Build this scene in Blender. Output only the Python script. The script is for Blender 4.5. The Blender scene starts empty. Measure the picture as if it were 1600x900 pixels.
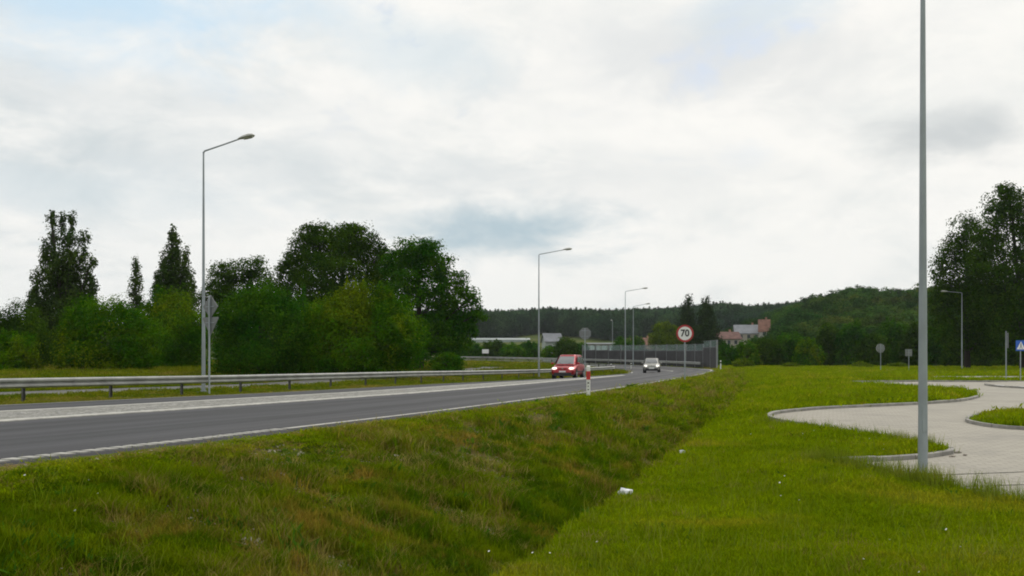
import bpy, bmesh, math, random
import numpy as np
from mathutils import Vector, Matrix, noise
from mathutils.geometry import delaunay_2d_cdt

SC = bpy.context.scene
COL = SC.collection
R = math.radians
rng = np.random.default_rng(7)
random.seed(7)

# ------------------------------------------------------------------ camera
F, CX, HZ, EYE = 1500.0, 800.0, 569.0, 1.15      # focal length, centre, horizon in photo pixels (1600 wide); eye height over the road
cam = bpy.data.cameras.new('camera')
cam.lens = 36.0 * F / 1600.0
cam.shift_y = (HZ - 450.0) / 1600.0
cam.clip_end = 6000
cam.clip_start = 0.1
co = bpy.data.objects.new('camera', cam)
co.location = (0, 0, EYE)
co.rotation_euler = (R(90), 0, 0)
COL.objects.link(co)
SC.camera = co

# ------------------------------------------------------------------ sky, sun, exposure
SUN_EL, SUN_AZ = 48.0, 35.0       # azimuth clockwise from +Y
wd = bpy.data.worlds.new('World')
SC.world = wd
wd.use_nodes = True


class NT:
    """small helper for node trees"""
    def __init__(self, tree):
        self.t = tree
        self.n = tree.nodes
        self.l = tree.links

    def new(self, typ, **kw):
        nd = self.n.new(typ)
        for k, v in kw.items():
            setattr(nd, k, v)
        return nd

    def put(self, sock, v):
        if isinstance(v, bpy.types.NodeSocket):
            self.l.new(v, sock)
        elif v is not None:
            sock.default_value = v

    def math(self, op, a, b=None, c=None, clamp=False):
        nd = self.new('ShaderNodeMath', operation=op, use_clamp=clamp)
        for i, v in enumerate((a, b, c)):
            if v is not None:
                self.put(nd.inputs[i], v)
        return nd.outputs[0]

    def noise(self, vec, scale, detail=4, rough=.55, dist=0.0):
        nd = self.new('ShaderNodeTexNoise')
        if vec is not None:
            self.put(nd.inputs['Vector'], vec)
        nd.inputs['Scale'].default_value = scale
        nd.inputs['Detail'].default_value = detail
        nd.inputs['Roughness'].default_value = rough
        nd.inputs['Distortion'].default_value = dist
        return nd.outputs['Fac']

    def ramp(self, fac, a, b, lo=0.0, hi=1.0):
        nd = self.new('ShaderNodeMapRange', clamp=True, interpolation_type='SMOOTHSTEP')
        self.put(nd.inputs['Value'], fac)
        nd.inputs['From Min'].default_value = a
        nd.inputs['From Max'].default_value = b
        nd.inputs['To Min'].default_value = lo
        nd.inputs['To Max'].default_value = hi
        return nd.outputs['Result']

    def mix(self, fac, a, b):
        nd = self.new('ShaderNodeMix', data_type='RGBA')
        self.put(nd.inputs['Factor'], fac)
        ins = [i for i in nd.inputs if i.type == 'RGBA']
        for s, v in zip(ins, (a, b)):
            if isinstance(v, tuple):
                v = (*v, 1.0) if len(v) == 3 else v
            self.put(s, v)
        return [o for o in nd.outputs if o.type == 'RGBA'][0]


def build_world():
    w = NT(wd.node_tree)
    w.n.clear()
    out = w.new('ShaderNodeOutputWorld')
    bg = w.new('ShaderNodeBackground')
    bg.inputs['Strength'].default_value = 0.104
    sky = w.new('ShaderNodeTexSky', sky_type='NISHITA')
    sky.sun_disc = False
    sky.sun_elevation = R(SUN_EL)
    sky.sun_rotation = R(SUN_AZ)
    sky.air_density = 1.0
    sky.dust_density = 1.5
    tc = w.new('ShaderNodeTexCoord')
    sep = w.new('ShaderNodeSeparateXYZ')
    w.l.new(tc.outputs['Generated'], sep.inputs[0])
    x, y, z = sep.outputs
    zz = w.math('ADD', w.math('MAXIMUM', z, 0.0), 0.30)
    cmb = w.new('ShaderNodeCombineXYZ')
    w.put(cmb.inputs[0], w.math('DIVIDE', x, zz))
    w.put(cmb.inputs[1], w.math('MULTIPLY', w.math('DIVIDE', y, zz), 1.0))
    pv = cmb.outputs[0]
    big = w.noise(pv, 2.0, 7, .58, .35)
    fine = w.noise(pv, 5.0, 9, .6, .3)
    cover = w.math('ADD', w.math('MULTIPLY', big, .7), w.math('MULTIPLY', fine, .3))
    # cloud deck: thin bright sheet with slightly greyer, thicker parts
    thick = w.ramp(w.noise(pv, 2.0, 10, .6, .4), .44, .70)
    body = w.mix(thick, (8.8, 8.85, 8.7), (6.1, 6.7, 6.95))
    fl = w.ramp(fine, .45, .75)
    body = w.mix(w.math('MULTIPLY', fl, .7), body, (9.5, 9.4, 9.1))
    # sun side of the deck glows a little
    el, az = R(SUN_EL), R(SUN_AZ)
    sd = (math.sin(az) * math.cos(el), math.cos(az) * math.cos(el), math.sin(el))
    dot = w.new('ShaderNodeVectorMath', operation='DOT_PRODUCT')
    w.l.new(tc.outputs['Generated'], dot.inputs[0])
    dot.inputs[1].default_value = sd
    glow = w.ramp(dot.outputs['Value'], .35, 1.0)
    body = w.mix(w.math('MULTIPLY', glow, .7), body, (10.0, 9.75, 9.2))
    # low, bluish-grey rags of cloud under the deck
    az_ = w.math('ARCTAN2', x, y)
    el_ = w.math('ARCSINE', z)

    def rag(a0, e0, ra, re):
        da = w.math('DIVIDE', w.math('SUBTRACT', az_, a0), ra)
        de = w.math('DIVIDE', w.math('SUBTRACT', el_, e0), re)
        d = w.math('SQRT', w.math('ADD', w.math('MULTIPLY', da, da), w.math('MULTIPLY', de, de)))
        d = w.math('ADD', d, w.math('MULTIPLY', w.math('SUBTRACT', fine, .5), 2.6))
        d = w.math('ADD', d, w.math('MULTIPLY', w.math('SUBTRACT', big, .5), 1.4))
        return w.ramp(d, .0, 1.5, 1.0, 0.0)
    # azimuth / elevation of the rags seen over the road and over the car park
    for a0, e0, ra, re, amt, c in ((-.012, .138, .115, .028, 1.0, (4.7, 5.8, 6.4)),
                                   (.42, .215, .07, .026, .9, (5.9, 6.2, 6.3)),
                                   (-.46, .165, .22, .028, .6, (6.3, 7.1, 7.5)),
                                   (.12, .31, .16, .05, .5, (6.9, 7.2, 7.4)),
                                   (-.20, .20, .25, .03, .5, (6.5, 7.0, 7.25)),
                                   (-.40, .34, .18, .06, .9, (5.7, 7.5, 9.0)),
                                   (.255, .345, .07, .03, .6, (6.2, 7.6, 8.6)),
                                   (-.10, .315, .12, .035, .6, (6.7, 7.6, 8.1)),
                                   (-.45, .25, .3, .03, .4, (6.7, 7.1, 7.3)),
                                   (.27, .30, .14, .05, .5, (6.9, 7.1, 7.2)),
                                   (.10, .19, .2, .03, .35, (6.9, 7.2, 7.3))):
        body = w.mix(w.math('MULTIPLY', rag(a0, e0, ra, re), amt), body, c)
    # small holes of blue sky
    hole = w.ramp(cover, .36, .46, 1.0, 0.0)
    up = w.ramp(z, .16, .34)
    hole = w.math('MULTIPLY', w.math('MULTIPLY', hole, .6), up)
    skyc = w.new('ShaderNodeMix', data_type='RGBA', blend_type='MULTIPLY')
    skyc.inputs['Factor'].default_value = 1.0
    ins = [i for i in skyc.inputs if i.type == 'RGBA']
    w.l.new(sky.outputs[0], ins[0])
    ins[1].default_value = (1.2, 1.2, 1.2, 1)
    sk = [o for o in skyc.outputs if o.type == 'RGBA'][0]
    fin = w.mix(hole, body, sk)
    w.l.new(fin, bg.inputs['Color'])
    w.l.new(bg.outputs[0], out.inputs[0])


build_world()
sl = bpy.data.lights.new('sun', 'SUN')
sl.energy = 1.45
sl.angle = R(14)
sl.color = (1.0, .96, .88)
so = bpy.data.objects.new('sun', sl)
_el, _az = R(SUN_EL), R(SUN_AZ)
so.rotation_euler = Vector((math.sin(_az) * math.cos(_el), math.cos(_az) * math.cos(_el), math.sin(_el))).to_track_quat('Z', 'Y').to_euler()
so.location = (40, 60, 80)
COL.objects.link(so)

SC.view_settings.view_transform = 'Standard'
SC.view_settings.look = 'None'
SC.view_settings.exposure = 0.0
SC.view_settings.gamma = 1.0
SC.view_settings.use_curve_mapping = False
SC.render.engine = 'CYCLES'
SC.cycles.use_denoising = True
SC.cycles.max_bounces = 5
SC.cycles.diffuse_bounces = 2
SC.cycles.glossy_bounces = 3
SC.cycles.transmission_bounces = 4
SC.cycles.transparent_max_bounces = 8
SC.cycles.volume_bounces = 1
SC.cycles.filter_width = 1.9


# ------------------------------------------------------------------ materials
MATS = {}


def base_mat(name):
    m = bpy.data.materials.new(name)
    m.use_nodes = True
    t = NT(m.node_tree)
    b = t.n['Principled BSDF']
    MATS[name] = m
    return m, t, b


def plain(name, col, rough=.6, metal=0.0, var=.12, scale=3.0, emit=None, bump=0.0, bscale=40):
    m, t, b = base_mat(name)
    g = t.new('ShaderNodeNewGeometry')
    f = t.noise(g.outputs['Position'], scale, 5, .6)
    lo = tuple(c * (1 - var) for c in col)
    hi = tuple(min(1, c * (1 + var)) for c in col)
    t.l.new(t.mix(t.ramp(f, .3, .7), lo, hi), b.inputs['Base Color'])
    b.inputs['Roughness'].default_value = rough
    b.inputs['Metallic'].default_value = metal
    if emit:
        b.inputs['Emission Color'].default_value = (*emit[0], 1)
        b.inputs['Emission Strength'].default_value = emit[1]
    if bump:
        bn = t.new('ShaderNodeBump')
        bn.inputs['Strength'].default_value = bump
        bn.inputs['Distance'].default_value = .02
        t.l.new(t.noise(g.outputs['Position'], bscale, 4), bn.inputs['Height'])
        t.l.new(bn.outputs[0], b.inputs['Normal'])
    return m


def leaf_mat(name, dark, light, accent=None, trans=.35, scale=.6, per_tree=0.0):
    """leaf or blade: colour varies per leaf and in soft patches"""
    m = bpy.data.materials.new(name)
    m.use_nodes = True
    t = NT(m.node_tree)
    t.n.clear()
    out = t.new('ShaderNodeOutputMaterial')
    g = t.new('ShaderNodeNewGeometry')
    f = t.noise(g.outputs['Position'], scale, 4, .6)
    c = t.mix(t.ramp(f, .35, .68), dark, light)
    if accent:
        f2 = t.noise(g.outputs['Position'], scale * .55, 5, .65, .6)
        c = t.mix(t.ramp(f2, .50, .66), c, accent)
    hs = t.new('ShaderNodeHueSaturation')
    t.l.new(c, hs.inputs['Color'])
    t.l.new(t.ramp(g.outputs['Random Per Island'], 0, 1, .65, 1.35), hs.inputs['Value'])
    if per_tree:
        oi = t.new('ShaderNodeObjectInfo')
        h2 = t.new('ShaderNodeHueSaturation')
        t.l.new(c, h2.inputs['Color'])
        t.l.new(t.ramp(oi.outputs['Random'], 0, 1, 1 - per_tree, 1 + per_tree), h2.inputs['Value'])
        t.l.new(h2.outputs[0], hs.inputs['Color'])
    rr = t.math('FRACT', t.math('MULTIPLY', g.outputs['Random Per Island'], 7.3))
    t.l.new(t.math('ADD', t.math('MULTIPLY', rr, .03), .485), hs.inputs['Hue'])
    d = t.new('ShaderNodeBsdfDiffuse')
    tr = t.new('ShaderNodeBsdfTranslucent')
    t.l.new(hs.outputs[0], d.inputs['Color'])
    t.l.new(hs.outputs[0], tr.inputs['Color'])
    mx = t.new('ShaderNodeMixShader')
    mx.inputs[0].default_value = trans
    t.l.new(d.outputs[0], mx.inputs[1])
    t.l.new(tr.outputs[0], mx.inputs[2])
    t.l.new(mx.outputs[0], out.inputs[0])
    MATS[name] = m
    return m


def build_materials():
    # ground under the grass
    m, t, b = base_mat('ground')
    g = t.new('ShaderNodeNewGeometry')
    P = g.outputs['Position']
    c = t.mix(t.ramp(t.noise(P, .25, 6, .65), .35, .65), (.05, .075, .004), (.085, .105, .006))
    at = t.new('ShaderNodeAttribute')
    at.attribute_name = 'bank'
    c = t.mix(t.math('MULTIPLY', t.ramp(t.noise(P, .9, 6, .7), .45, .66), t.math('MULTIPLY', at.outputs['Fac'], .9)), c, (.17, .12, .065))
    lawn = t.mix(t.ramp(t.noise(P, .6, 5, .6), .35, .65), (.085, .135, .003), (.125, .175, .005))
    c = t.mix(at.outputs['Fac'], lawn, c)
    c = t.mix(t.ramp(t.noise(P, 9, 4, .7), .45, .75, 0, .5), c, (.02, .024, .006))
    sp = t.new('ShaderNodeSeparateXYZ')
    t.l.new(P, sp.inputs[0])
    far = t.ramp(sp.outputs[1], 70, 140)
    meadow = t.mix(t.ramp(t.noise(P, .03, 6, .65), .4, .62), (.045, .07, .006), (.08, .09, .016))
    c = t.mix(far, c, meadow)
    t.l.new(c, b.inputs['Base Color'])
    b.inputs['Roughness'].default_value = .95
    b.inputs['Specular IOR Level'].default_value = .1
    bn = t.new('ShaderNodeBump')
    bn.inputs['Strength'].default_value = .7
    bn.inputs['Distance'].default_value = .08
    t.l.new(t.noise(P, 6, 6, .7), bn.inputs['Height'])
    t.l.new(bn.outputs[0], b.inputs['Normal'])

    # asphalt, streaked along the lane (uv = metres along, metres across)
    for nm, col in (('asphalt', (.029, .029, .032)), ('old_asphalt', (.085, .083, .08))):
        m, t, b = base_mat(nm)
        uv = t.new('ShaderNodeUVMap')
        mp = t.new('ShaderNodeMapping')
        t.l.new(uv.outputs[0], mp.inputs[0])
        mp.inputs['Scale'].default_value = (.06, 1.3, 1)
        st = t.noise(mp.outputs[0], 1.0, 5, .6)
        g = t.new('ShaderNodeNewGeometry')
        fine = t.noise(g.outputs['Position'], 55, 3, .7)
        pat = t.noise(g.outputs['Position'], .35, 5, .6)
        lo = tuple(v * .72 for v in col)
        hi = tuple(v * 1.3 for v in col)
        c = t.mix(t.ramp(st, .32, .68), lo, hi)
        mp2 = t.new('ShaderNodeMapping')
        t.l.new(uv.outputs[0], mp2.inputs[0])
        mp2.inputs['Scale'].default_value = (.004, .55, 1)
        trk = t.noise(mp2.outputs[0], 1.0, 3, .6)
        c = t.mix(t.ramp(trk, .44, .56, 0, .7), c, tuple(v * 2.0 for v in col))
        c = t.mix(t.ramp(t.noise(g.outputs['Position'], 1.7, 6, .7), .58, .75, 0, .6), c, tuple(v * .55 for v in col))
        c = t.mix(t.ramp(pat, .4, .75, 0, .35), c, tuple(v * 1.5 for v in col))
        c = t.mix(t.ramp(fine, .55, .8, 0, .3), c, (.12, .12, .12))
        t.l.new(c, b.inputs['Base Color'])
        b.inputs['Specular IOR Level'].default_value = .3
        t.l.new(t.ramp(st, .3, .7, .62, .85), b.inputs['Roughness'])
        bn = t.new('ShaderNodeBump')
        bn.inputs['Strength'].default_value = .35
        bn.inputs['Distance'].default_value = .006
        t.l.new(fine, bn.inputs['Height'])
        t.l.new(bn.outputs[0], b.inputs['Normal'])

    # granite setts of the island, too small to tell apart
    m, t, b = base_mat('setts')
    g = t.new('ShaderNodeNewGeometry')
    vo = t.new('ShaderNodeTexVoronoi', feature='F1')
    vo.inputs['Scale'].default_value = 7
    t.l.new(g.outputs['Position'], vo.inputs['Vector'])
    ve = t.new('ShaderNodeTexVoronoi', feature='DISTANCE_TO_EDGE')
    ve.inputs['Scale'].default_value = 7
    t.l.new(g.outputs['Position'], ve.inputs['Vector'])
    sh = t.new('ShaderNodeSeparateColor')
    t.l.new(vo.outputs['Color'], sh.inputs[0])
    c = t.mix(sh.outputs[0], (.17, .17, .16), (.40, .39, .36))
    c = t.mix(t.ramp(ve.outputs['Distance'], .0, .10, 1, 0), c, (.12, .115, .09))
    c = t.mix(t.ramp(t.noise(g.outputs['Position'], 1.2, 5, .65), .5, .72, 0, .65), c, (.16, .16, .11))
    t.l.new(c, b.inputs['Base Color'])
    b.inputs['Roughness'].default_value = .85
    bn = t.new('ShaderNodeBump')
    bn.inputs['Distance'].default_value = .02
    t.l.new(t.ramp(ve.outputs['Distance'], 0, .2), bn.inputs['Height'])
    t.l.new(bn.outputs[0], b.inputs['Normal'])

    # concrete paving of the car park
    m, t, b = base_mat('paving')
    g = t.new('ShaderNodeNewGeometry')
    P = g.outputs['Position']
    br = t.new('ShaderNodeTexBrick')
    br.inputs['Scale'].default_value = 1.25
    br.inputs['Mortar Size'].default_value = .02
    br.inputs['Color1'].default_value = (.30, .275, .225, 1)
    br.inputs['Color2'].default_value = (.345, .317, .26, 1)
    br.inputs['Mortar'].default_value = (.20, .185, .15, 1)
    t.l.new(P, br.inputs['Vector'])
    c = t.mix(t.ramp(t.noise(P, .5, 6, .65), .42, .75, 0, .75), br.outputs['Color'], (.20, .186, .157))
    c = t.mix(t.ramp(t.noise(P, 3.5, 5, .7), .55, .8, 0, .35), c, (.17, .158, .128))
    t.l.new(c, b.inputs['Base Color'])
    b.inputs['Roughness'].default_value = .8
    plain('joint', (.10, .094, .075), .9)
    plain('kerb', (.27, .258, .232), .8, var=.22, scale=2.5, bump=.3)
    plain('kerb_white', (.44, .43, .39), .8, var=.2, scale=3)
    plain('paint', (.36, .35, .315), .7, var=.25, scale=4)
    plain('steel', (.31, .345, .365), .5, .25, var=.12, scale=1.2)
    plain('rail_steel', (.29, .295, .28), .5, .25, var=.2, scale=1.6)
    plain('post_steel', (.10, .10, .095), .6, .25, var=.2, scale=3)
    plain('lamp_shell', (.42, .42, .38), .5, .1)
    plain('lamp_glass', (.45, .45, .38), .2)
    plain('sign_back', (.20, .21, .21), .55, .25, var=.08)
    plain('white_paint', (.78, .78, .76), .5, var=.05)
    plain('sign_white', (.80, .80, .78), .5, var=.03)
    plain('sign_red', (.42, .025, .03), .5, var=.06)
    plain('sign_blue', (.02, .11, .48), .45, var=.05)
    plain('black', (.02, .02, .02), .5, var=.1)
    plain('post_white', (.72, .72, .68), .55, var=.12, scale=8)
    plain('band_red', (.55, .03, .03), .4, var=.05)
    plain('barrier_panel', (.055, .053, .057), .9, var=.18, scale=.8, bump=.5, bscale=9)
    plain('barrier_cap', (.15, .165, .17), .7, .2)
    plain('barrier_post', (.26, .27, .28), .6, .3)
    plain('van_red', (.36, .022, .03), .28, .25, var=.05)
    plain('car_silver', (.34, .335, .31), .3, .3, var=.04)
    plain('car_trim', (.025, .025, .027), .6)
    plain('tyre', (.018, .018, .018), .85)
    plain('rim', (.38, .38, .38), .35, .7)
    plain('chrome', (.6, .6, .6), .2, .9)
    plain('headlight_on', (.9, .88, .8), .2, emit=((1.0, .9, .78), 1.3))
    plain('headlight_dim', (.9, .88, .82), .2, emit=((1.0, .95, .85), 1.2))
    plain('stone', (.34, .30, .25), .9, var=.35, scale=6, bump=.4, bscale=20)
    plain('litter', (.75, .76, .78), .6, var=.08)
    plain('petal', (.8, .8, .74), .7, var=.1)
    plain('bark', (.028, .022, .016), .95, var=.35, scale=6, bump=.8, bscale=12)
    plain('wall_cream', (.40, .365, .30), .85, var=.1, scale=.6)
    plain('wall_white', (.48, .47, .44), .85, var=.08, scale=.6)
    plain('wall_brick', (.36, .19, .13), .9, var=.2, scale=.9)
    plain('roof_red', (.15, .078, .065), .9, var=.25, scale=.8)
    plain('roof_orange', (.21, .11, .08), .9, var=.25, scale=.8)
    plain('roof_grey', (.20, .21, .23), .8, var=.15, scale=.6)
    plain('pane', (.05, .06, .07), .2)
    plain('greenhouse', (.30, .34, .33), .4, var=.1, scale=.2)
    m, t, b = base_mat('car_glass')
    b.inputs['Base Color'].default_value = (.13, .14, .15, 1)
    b.inputs['Roughness'].default_value = .08
    b.inputs['IOR'].default_value = 2.1
    m, t, b = base_mat('barrier_glass')
    b.inputs['Base Color'].default_value = (.55, .66, .66, 1)
    b.inputs['Roughness'].default_value = .05
    b.inputs['Transmission Weight'].default_value = .82
    b.inputs['IOR'].default_value = 1.06
    # plants
    leaf_mat('bank_grass', (.075, .14, .002), (.19, .245, .003), (.31, .22, .030), .45, 1.3)
    leaf_mat('field_grass', (.165, .235, .002), (.235, .305, .003), (.30, .30, .012), .45, .42)
    leaf_mat('verge_grass', (.095, .145, .004), (.19, .205, .010), (.27, .22, .04), .4, .35)
    leaf_mat('dry_grass', (.23, .17, .035), (.33, .265, .08), None, .4, .8)
    leaf_mat('stalk_grass', (.13, .19, .006), (.22, .24, .03), None, .4, .8)
    leaf_mat('weed_leaf', (.05, .12, .008), (.085, .17, .012), None, .35, .8)
    leaf_mat('leaf_dark', (.024, .060, .004), (.056, .112, .006), None, .35, .5)
    leaf_mat('leaf_poplar', (.036, .070, .014), (.072, .115, .020), None, .35, .5)
    leaf_mat('leaf_mid', (.022, .088, .004), (.058, .145, .005), None, .35, .45)
    leaf_mat('leaf_bush', (.028, .11, .002), (.085, .185, .003), (.135, .195, .004), .38, .4)
    leaf_mat('leaf_light', (.08, .13, .006), (.14, .20, .008), None, .38, .5)
    leaf_mat('leaf_conifer', (.014, .032, .007), (.030, .055, .010), None, .2, .4)
    leaf_mat('wood_far', (.018, .050, .020), (.040, .080, .026), None, .28, .03, .4)
    leaf_mat('wood_hill', (.018, .060, .010), (.048, .105, .014), (.085, .115, .016), .33, .04, .35)


build_materials()


# ------------------------------------------------------------------ mesh helpers
def link(o, parent=None):
    COL.objects.link(o)
    if parent is not None:
        o.parent = parent
    return o


def tag(o, label=None, cat=None, group=None, kind=None):
    if label:
        o['label'] = label
    if cat:
        o['category'] = cat
    if group:
        o['group'] = group
    if kind:
        o['kind'] = kind
    return o


def empty(name, loc, rz=0.0, label=None, cat=None, group=None):
    o = bpy.data.objects.new(name, None)
    o.location = loc
    o.rotation_euler = (0, 0, rz)
    o.empty_display_size = .3
    link(o)
    return tag(o, label, cat, group)


def np_mesh(name, V, Fc, mat=None, smooth=False):
    """mesh from numpy verts and a uniform face array"""
    me = bpy.data.meshes.new(name)
    V = np.asarray(V, dtype=np.float32)
    Fc = np.asarray(Fc, dtype=np.int32)
    n, k = Fc.shape
    me.vertices.add(len(V))
    me.vertices.foreach_set('co', V.ravel())
    me.loops.add(n * k)
    me.loops.foreach_set('vertex_index', Fc.ravel())
    me.polygons.add(n)
    me.polygons.foreach_set('loop_start', np.arange(0, n * k, k, dtype=np.int32))
    me.polygons.foreach_set('loop_total', np.full(n, k, dtype=np.int32))
    if smooth:
        me.polygons.foreach_set('use_smooth', np.ones(n, dtype=bool))
    me.update(calc_edges=True)
    me.validate()
    if mat:
        me.materials.append(MATS[mat])
    return me


class MB:
    """collects simple solids into one mesh"""
    def __init__(self):
        self.v, self.f = [], []

    def add(self, vs, fs):
        o = len(self.v)
        self.v += [tuple(p) for p in vs]
        self.f += [tuple(i + o for i in q) for q in fs]
        return self

    def box(self, c, s, rz=0.0, taper=1.0):
        cx, cy, cz = c
        a, b_, h = s[0] / 2, s[1] / 2, s[2] / 2
        vs = []
        for k, (z, t) in enumerate(((-h, 1.0), (h, taper))):
            for x, y in ((-a, -b_), (a, -b_), (a, b_), (-a, b_)):
                x, y = x * t, y * t
                vs.append((cx + x * math.cos(rz) - y * math.sin(rz), cy + x * math.sin(rz) + y * math.cos(rz), cz + z))
        return self.add(vs, [(3, 2, 1, 0), (4, 5, 6, 7), (0, 1, 5, 4), (1, 2, 6, 5), (2, 3, 7, 6), (3, 0, 4, 7)])

    def tube(self, pts, radii, n=8, caps=True):
        pts = [Vector(p) for p in pts]
        if not hasattr(radii, '__len__'):
            radii = [radii] * len(pts)
        rings = []
        prev = None
        for i, p in enumerate(pts):
            d = (pts[min(i + 1, len(pts) - 1)] - pts[max(i - 1, 0)]).normalized()
            ref = prev if prev is not None else (Vector((1, 0, 0)) if abs(d.x) < .9 else Vector((0, 1, 0)))
            u = (ref - d * ref.dot(d)).normalized()
            prev = u
            w = d.cross(u)
            rings.append([p + (u * math.cos(2 * math.pi * k / n) + w * math.sin(2 * math.pi * k / n)) * radii[i] for k in range(n)])
        return self.loft(rings, caps)

    def loft(self, rings, caps=True, closed=True):
        n = len(rings[0])
        vs = [p for r in rings for p in r]
        fs = []
        m = n if closed else n - 1
        for i in range(len(rings) - 1):
            for k in range(m):
                a = i * n + k
                b_ = i * n + (k + 1) % n
                fs.append((a, b_, b_ + n, a + n))
        if caps:
            fs.append(tuple(range(n - 1, -1, -1)))
            fs.append(tuple((len(rings) - 1) * n + k for k in range(n)))
        return self.add(vs, fs)

    def prism(self, poly, thick, M=None):
        """poly in local xz plane (seen from -y), extruded along y by thick"""
        n = len(poly)
        vs = [Vector((x, -thick / 2, z)) for x, z in poly] + [Vector((x, thick / 2, z)) for x, z in poly]
        if M is not None:
            vs = [M @ v for v in vs]
        fs = [tuple(range(n)), tuple(range(2 * n - 1, n - 1, -1))]
        fs += [(k + n, (k + 1) % n + n, (k + 1) % n, k) for k in range(n)]
        return self.add(vs, fs)

    def build(self, name, mat, parent=None, smooth=False, bevel=0.0):
        me = bpy.data.meshes.new(name)
        me.from_pydata(self.v, [], self.f)
        bm = bmesh.new()
        bm.from_mesh(me)
        bmesh.ops.recalc_face_normals(bm, faces=bm.faces)
        bm.to_mesh(me)
        bm.free()
        if smooth:
            me.polygons.foreach_set('use_smooth', np.ones(len(me.polygons), dtype=bool))
            try:
                me.set_sharp_from_angle(angle=R(40))
            except Exception:
                pass
        me.materials.append(MATS[mat])
        o = bpy.data.objects.new(name, me)
        link(o, parent)
        if bevel:
            b = o.modifiers.new('bevel', 'BEVEL')
            b.width = bevel
            b.segments = 2
            b.limit_method = 'ANGLE'
        return o


def tab(xs, ys):
    xs, ys = np.array(xs, float), np.array(ys, float)
    return lambda v: np.interp(v, xs, ys)


def sstep(a, b, x):
    t = np.clip((np.asarray(x, float) - a) / (b - a), 0, 1)
    return t * t * (3 - 2 * t)


def wx(px, Y):
    """world x of a photo column at depth Y"""
    return (px - CX) / F * Y


def wz(py, Y):
    return EYE - (py - HZ) / F * Y


# ------------------------------------------------------------------ the line of the road
DS = .5
S = np.arange(-80, 380, DS)
curv = np.interp(S, [30, 36, 88, 100, 200, 212, 400], [0, 1 / 400, 1 / 400, 1 / 82, 1 / 82, 0, 0])
curv[S < 30] = 0
H0 = R(20.5)
i0 = int(round(80 / DS))
head = H0 - np.cumsum(curv) * DS
head += H0 - head[i0]
EX = np.cumsum(np.sin(head)) * DS
EY = np.cumsum(np.cos(head)) * DS
EX += -.937 * 9.45 - EX[i0]
EY += .35 * 9.45 - EY[i0]

zr = tab([12, 20, 33, 52, 72, 92, 110, 135, 155, 180, 215, 380], [0, .03, .13, .34, .48, .58, .66, 1.0, 1.35, 1.8, 2.3, 2.6])
slope = tab([15, 33, 52, 77, 98, 180, 215], [0, .012, .025, .042, .05, .05, .02])
width = tab([62, 77, 100, 125], [13.9, 12.6, 8.4, 7.4])


def rp(s, o):
    """road frame -> world xy (o < 0 is left of the right-hand edge)"""
    h = np.interp(s, S, head)
    return np.interp(s, S, EX) + o * np.cos(h), np.interp(s, S, EY) - o * np.sin(h)


def rz_(s, o):
    return zr(s) + slope(s) * np.minimum(o, 0)


def rframe(X, Y):
    X, Y = np.atleast_1d(X).astype(float), np.atleast_1d(Y).astype(float)
    so_, oo = np.empty_like(X), np.empty_like(X)
    for a in range(0, len(X), 4000):
        x, y = X[a:a + 4000, None], Y[a:a + 4000, None]
        i = np.argmin((x - EX) ** 2 + (y - EY) ** 2, axis=1)
        dx, dy = x[:, 0] - EX[i], y[:, 0] - EY[i]
        h = head[i]
        so_[a:a + 4000] = S[i] + dx * np.sin(h) + dy * np.cos(h)
        oo[a:a + 4000] = dx * np.cos(h) - dy * np.sin(h)
    return so_, oo


# heights
zf_t = tab([0, 14, 25, 40, 61, 90, 130, 200, 300, 3000], [-.86, -.85, -.7, -.33, 0, .28, .65, 1.2, 2.0, 3.0])
zl_t = tab([0, 45, 85, 110, 180, 300, 3000], [0, .05, .65, 1.0, 2.3, 3.0, 4.0])
od_t = tab([8, 15, 24, 30, 50, 70, 90, 120], [5.8, 5.45, 5.0, 4.65, 3.6, 2.7, 2.3, 2.2])
zd_t = tab([17, 30, 50, 70, 90, 110, 112], [-1.55, -1.32, -.72, -.15, .2, .4, 9])
crest_far = tab([-4000, -800, 0, 700, 800, 850, 950, 1060, 1130, 1170, 1250, 1600, 2600, 6000],
                [30, 30, 33, 32, 33, 35, 33, 35, 39, 36, 38, 40, 40, 30])
crest_hill = tab([1050, 1150, 1180, 1210, 1250, 1300, 1330, 1360, 1400, 1440, 1600, 1900, 2600, 4000],
                 [0, 8, 12, 15, 19, 22.5, 25, 24, 23, 24, 25, 22, 20, 10])


def pz(Y):
    return zf_t(Y)


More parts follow.
